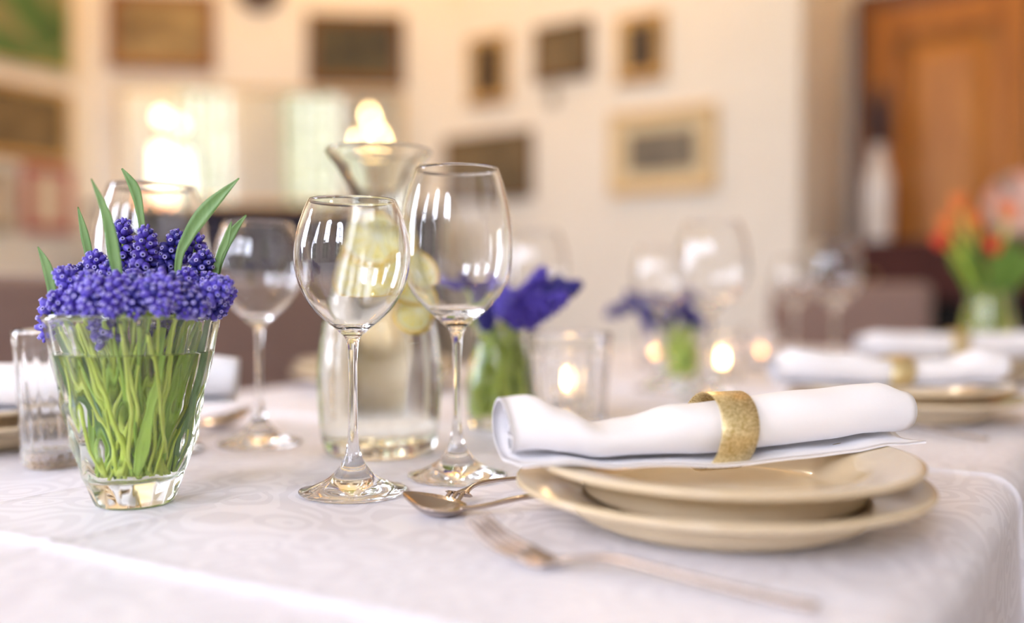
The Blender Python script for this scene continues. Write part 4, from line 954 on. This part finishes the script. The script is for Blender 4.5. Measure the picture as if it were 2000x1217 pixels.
J2 = [(0, .002), (.026, .002), (.029, 0), (.032, .003), (.0345, .02), (.0345, .045), (.031, .068), (.0265, .085), (.0262, .095), (.0285, .105)]
I2 = [(.028, .1062), (.0265, .105), (.0242, .095), (.0245, .085), (.029, .068), (.0322, .045), (.0322, .02), (.029, .011), (.02, .009), (0, .009)]
H2 = [('hyacinth of the second bunch showing through the tall red wine glass', (900, 590), (858, 552), .0, -.01, 'violet', 34),
 ('hyacinth of the second bunch behind the edge of the tall red wine glass', (930, 600), (905, 545), .01, .01, 'navy', 34),
 ('hyacinth of the second bunch bending low beside the red wine glass', (950, 595), (948, 640), -.02, -.03, 'navy', 34),
 ('hyacinth of the second bunch standing behind its middle', (965, 600), (975, 548), .015, .015, 'violet', 36),
 ('brightest hyacinth on the front of the second bunch', (990, 570), (978, 612), -.02, -.035, 'lilac', 36),
 ('tallest hyacinth at the top of the second bunch', (1030, 590), (1062, 528), .0, .0, 'violet', 42),
 ('hyacinth of the second bunch drooping over its jar toward the tumbler', (1050, 585), (1036, 636), -.02, -.03, 'violet', 38),
 ('hyacinth tip of the second bunch pointing out over the tumbler', (1060, 586), (1130, 556), -.005, -.01, 'navy', 40),
 ('hyacinth at the heart of the second bunch', (1010, 620), (1030, 560), -.01, -.02, 'violet', 38),
 ('hyacinth of the second bunch just under its outward pointing tip', (1050, 610), (1104, 578), -.02, -.03, 'violet', 38),
 ('dark hyacinth of the second bunch behind its tallest head', (1040, 600), (1092, 546), .02, .02, 'navy', 36),
 ('hyacinth of the second bunch between its brightest and drooping heads', (1000, 610), (1016, 632), -.02, -.035, 'violet', 34)]
jar_set(975, .985, 'round shouldered glass jar with the second bunch of hyacinths', prof(J2, 5), prof(I2, 5), .088, H2, 'grape hyacinths of the second bunch', 40, lab='green stems crowded in the round shouldered jar')
J3 = [(0, .002), (.022, .002), (.0245, 0), (.026, .003), (.028, .04), (.030, .086)]
I3 = [(.0297, .0872), (.0285, .086), (.0262, .04), (.0243, .013), (.021, .0095), (.012, .009), (0, .009)]
H3 = [('small stray hyacinth hanging out toward the second bunch', (1225, 600), (1186, 614), 0, -.01, 'navy', 26),
 ('hyacinth of the third bunch arching high before the wall', (1262, 612), (1226, 572), 0, 0, 'navy', 30),
 ('hyacinth of the third bunch hanging beside its glass', (1262, 590), (1268, 650), -.02, -.03, 'navy', 36),
 ('hyacinth of the third bunch behind the small wine glass', (1300, 620), (1268, 580), .01, .01, 'violet', 34),
 ('hyacinth of the third bunch drooping at its middle', (1318, 600), (1290, 636), -.01, -.03, 'navy', 34),
 ('hyacinth of the third bunch above its glass', (1340, 630), (1336, 575), .0, .01, 'violet', 34),
 ('hyacinth of the third bunch nearest the bright candle', (1346, 612), (1372, 640), -.01, -.02, 'navy', 34)]
jar_set(1334, 1.47, 'straight glass with the third bunch of hyacinths', prof(J3, 5), prof(I3, 5), .062, H3, 'grape hyacinths of the third bunch', 22, lab='green stems in the straight far glass')
pt = Vector((*gp(1931, 1.92), TOP)); TV = thing('tulip_vase', 'glass vase with lime green stems of orange tulips at the table end', 'vase', pt)
JT = [(0, .003), (.04, .003), (.044, 0), (.049, .005), (.054, .03), (.052, .07), (.044, .11), (.041, .13), (.046, .15)]
IT = [(.0455, .1515), (.044, .15), (.0388, .13), (.0415, .11), (.0495, .07), (.0512, .03), (.046, .014), (.03, .011), (0, .011)]
liquid_vessel(TV, prof(JT, 5), prof(IT, 5), .105, GREENGLASS, 56)
M_LIME = pmat('lime green tulip stem', (.70, .72, .07), .5, noise=((.66, .68, .14), 40, .3, .7, (1, 1, .3)))
M_TLEAF = pmat('tulip leaf green', (.12, .26, .04), .5, noise=((.22, .38, .07), 40, .3, .7, (1, 1, .3)))
TUL = [('orange tulip highest of the bunch, leaning toward the door', (1872, 392), -.01, 0), ('orange tulip below the highest one, leaning out', (1848, 432), -.02, 0), ('red tulip low in the middle of the tulip bunch', (1942, 476), -.06, 1),
 ('orange tulip at the top middle of the bunch', (1906, 424), .02, 0), ('orange tulip behind the round painted plate edge', (1968, 408), .02, 0), ('reddish tulip drooping outward above the head chair', (1836, 468), -.01, 1)]
for k, (lb, (px, py), dd, red) in enumerate(TUL):
    q = aty(px, py, 1.92+dd); a = k*1.1; f = pt + Vector((.03*math.cos(a), .03*math.sin(a), .014)); root = thing('tulip', lb, 'flower', f, 0, 'tulips in the far vase')
    dn = (q-pt).to_2d(); m = pt + Vector((dn.x, dn.y, 0)).normalized()*.03 + Vector((0, 0, .15)); d = (q-m).normalized(); b = q - d*.022
    mb = MB(); mb.tube([p-f for p in spline([f, m, b.lerp(m, .4)+Vector((0, 0, .012)), b], 6)], .0034, 7); mb.obj('stem', M_LIME, root)
    Q = d.to_track_quat('Z', 'Y').to_matrix().to_4x4()
    for j in range(6):
        ang = 2*PI*j/6; pm = MB(); NS = 6
        for i in range(NS+1):
            s = i/NS; rad = (.005 + .011*math.sin(min(1, s*1.15)*PI*.62)) * (1.0 if j % 2 else .9); wv = .0125*math.sin(PI*min(1, s*.86+.14))**.8 + .0004; z = .036*s
            for e in (-1, 0, 1): pm.v.append(tuple(Vector((b-f)) + (Q @ Vector((rad*math.cos(ang) - e*wv*math.sin(ang)*.8 - abs(e)*.003*math.cos(ang), rad*math.sin(ang) + e*wv*math.cos(ang)*.8 - abs(e)*.003*math.sin(ang), z)))))
        for i in range(NS):
            for e in range(2): pm.f.append((i*3+e, i*3+e+1, (i+1)*3+e+1, (i+1)*3+e)); pm.m.append(0)
        o = pm.obj('petal', M_TULIPRED if red else M_TULIP, root); so = o.modifiers.new('thickness', 'SOLIDIFY'); so.thickness = .0012
for k in range(9):
    a = k*2*PI/9 + .3; h = (.27, .22, .25)[k % 3]; f = pt + Vector((.022*math.cos(a), .022*math.sin(a), .02)); r1 = .035; r2 = .055 + .012*(k % 3)
    blade(('green tulip leaf on the far side of the tulip vase', 'green tulip leaf bending toward the head chair', 'green tulip leaf standing before the tulip flowers')[0 if math.sin(a) > .25 else 1 if math.cos(a) < .1 else 2], [f, pt + Vector((r1*math.cos(a), r1*math.sin(a), .14)), pt + Vector((r2*math.cos(a), r2*math.sin(a), .21)), pt + Vector((r2*1.2*math.cos(a), r2*1.2*math.sin(a), h))], [.008, .022, .034, .003], 'tulip leaves', M_TLEAF).name = 'tulip_leaf'
for k in range(34):
    a = rf.uniform(0, 2*PI); s = rf.uniform(.028, .042); f = pt + Vector((s*math.cos(a), s*math.sin(a), .015)); mb = MB(); b = rf.uniform(0, 2*PI); mb.tube([(0, 0, 0), (.033*math.cos(b)-s*math.cos(a), .033*math.sin(b)-s*math.sin(a), .125)], .0045, 6)
    o = mb.obj('cut_stalk', M_LIME); o.location = f; tag(o, 'lime green tulip stem in the far vase', 'stem', 'tulip stems in the far vase')

# ---------------------------------------------------------------- outdoors: the hedge the mirror and the glasses show through the windows
rt = random.Random(5); g0 = UV(-6.4, .6, -0.5)
GT = thing('garden_hedge', 'tall clipped garden hedge outside the windows, mirrored above the piano', 'hedge', g0, math.atan2(VY, VX))
M_TREE = pmat('dark hedge leaf', (.085, .082, .035), .7, noise=((.17, .155, .08), 2, .3, .7, (1, 1, 1)))
HL, HD, HH = 13.0, 1.2, 3.25
mb = MB(); mb.box((0, 0, HH/2-.06), (HL-.2, HD-.25, HH-.12)); mb.obj('twig_core', pmat('dark twigs', (.03, .04, .015), .9), GT, smooth=False)
mb = MB()
for k in range(15000):
    f = rt.random(); x = rt.uniform(-HL/2, HL/2); y, z = (rt.uniform(-HD/2, HD/2), HH + rt.gauss(0, .07)) if f < .22 else ((HD/2 + rt.gauss(0, .06))*(1 if f < .85 else -1), rt.uniform(0, HH))
    z += .14*math.sin(x*1.7) + .09*math.sin(x*4.3+1); p = Vector((x, y, max(z, .02)))
    t1 = Vector((rt.uniform(-1, 1), rt.uniform(-1, 1), rt.uniform(-1, 1))).normalized(); t2 = t1.orthogonal().normalized(); L = rt.uniform(.09, .18)
    mb.add([p, p + t1*L*.5 + t2*L*.28, p + t1*L, p + t1*L*.5 - t2*L*.28], [(0, 1, 2, 3)])
tag(mb.obj('foliage', M_TREE, GT, smooth=False), kind='stuff')
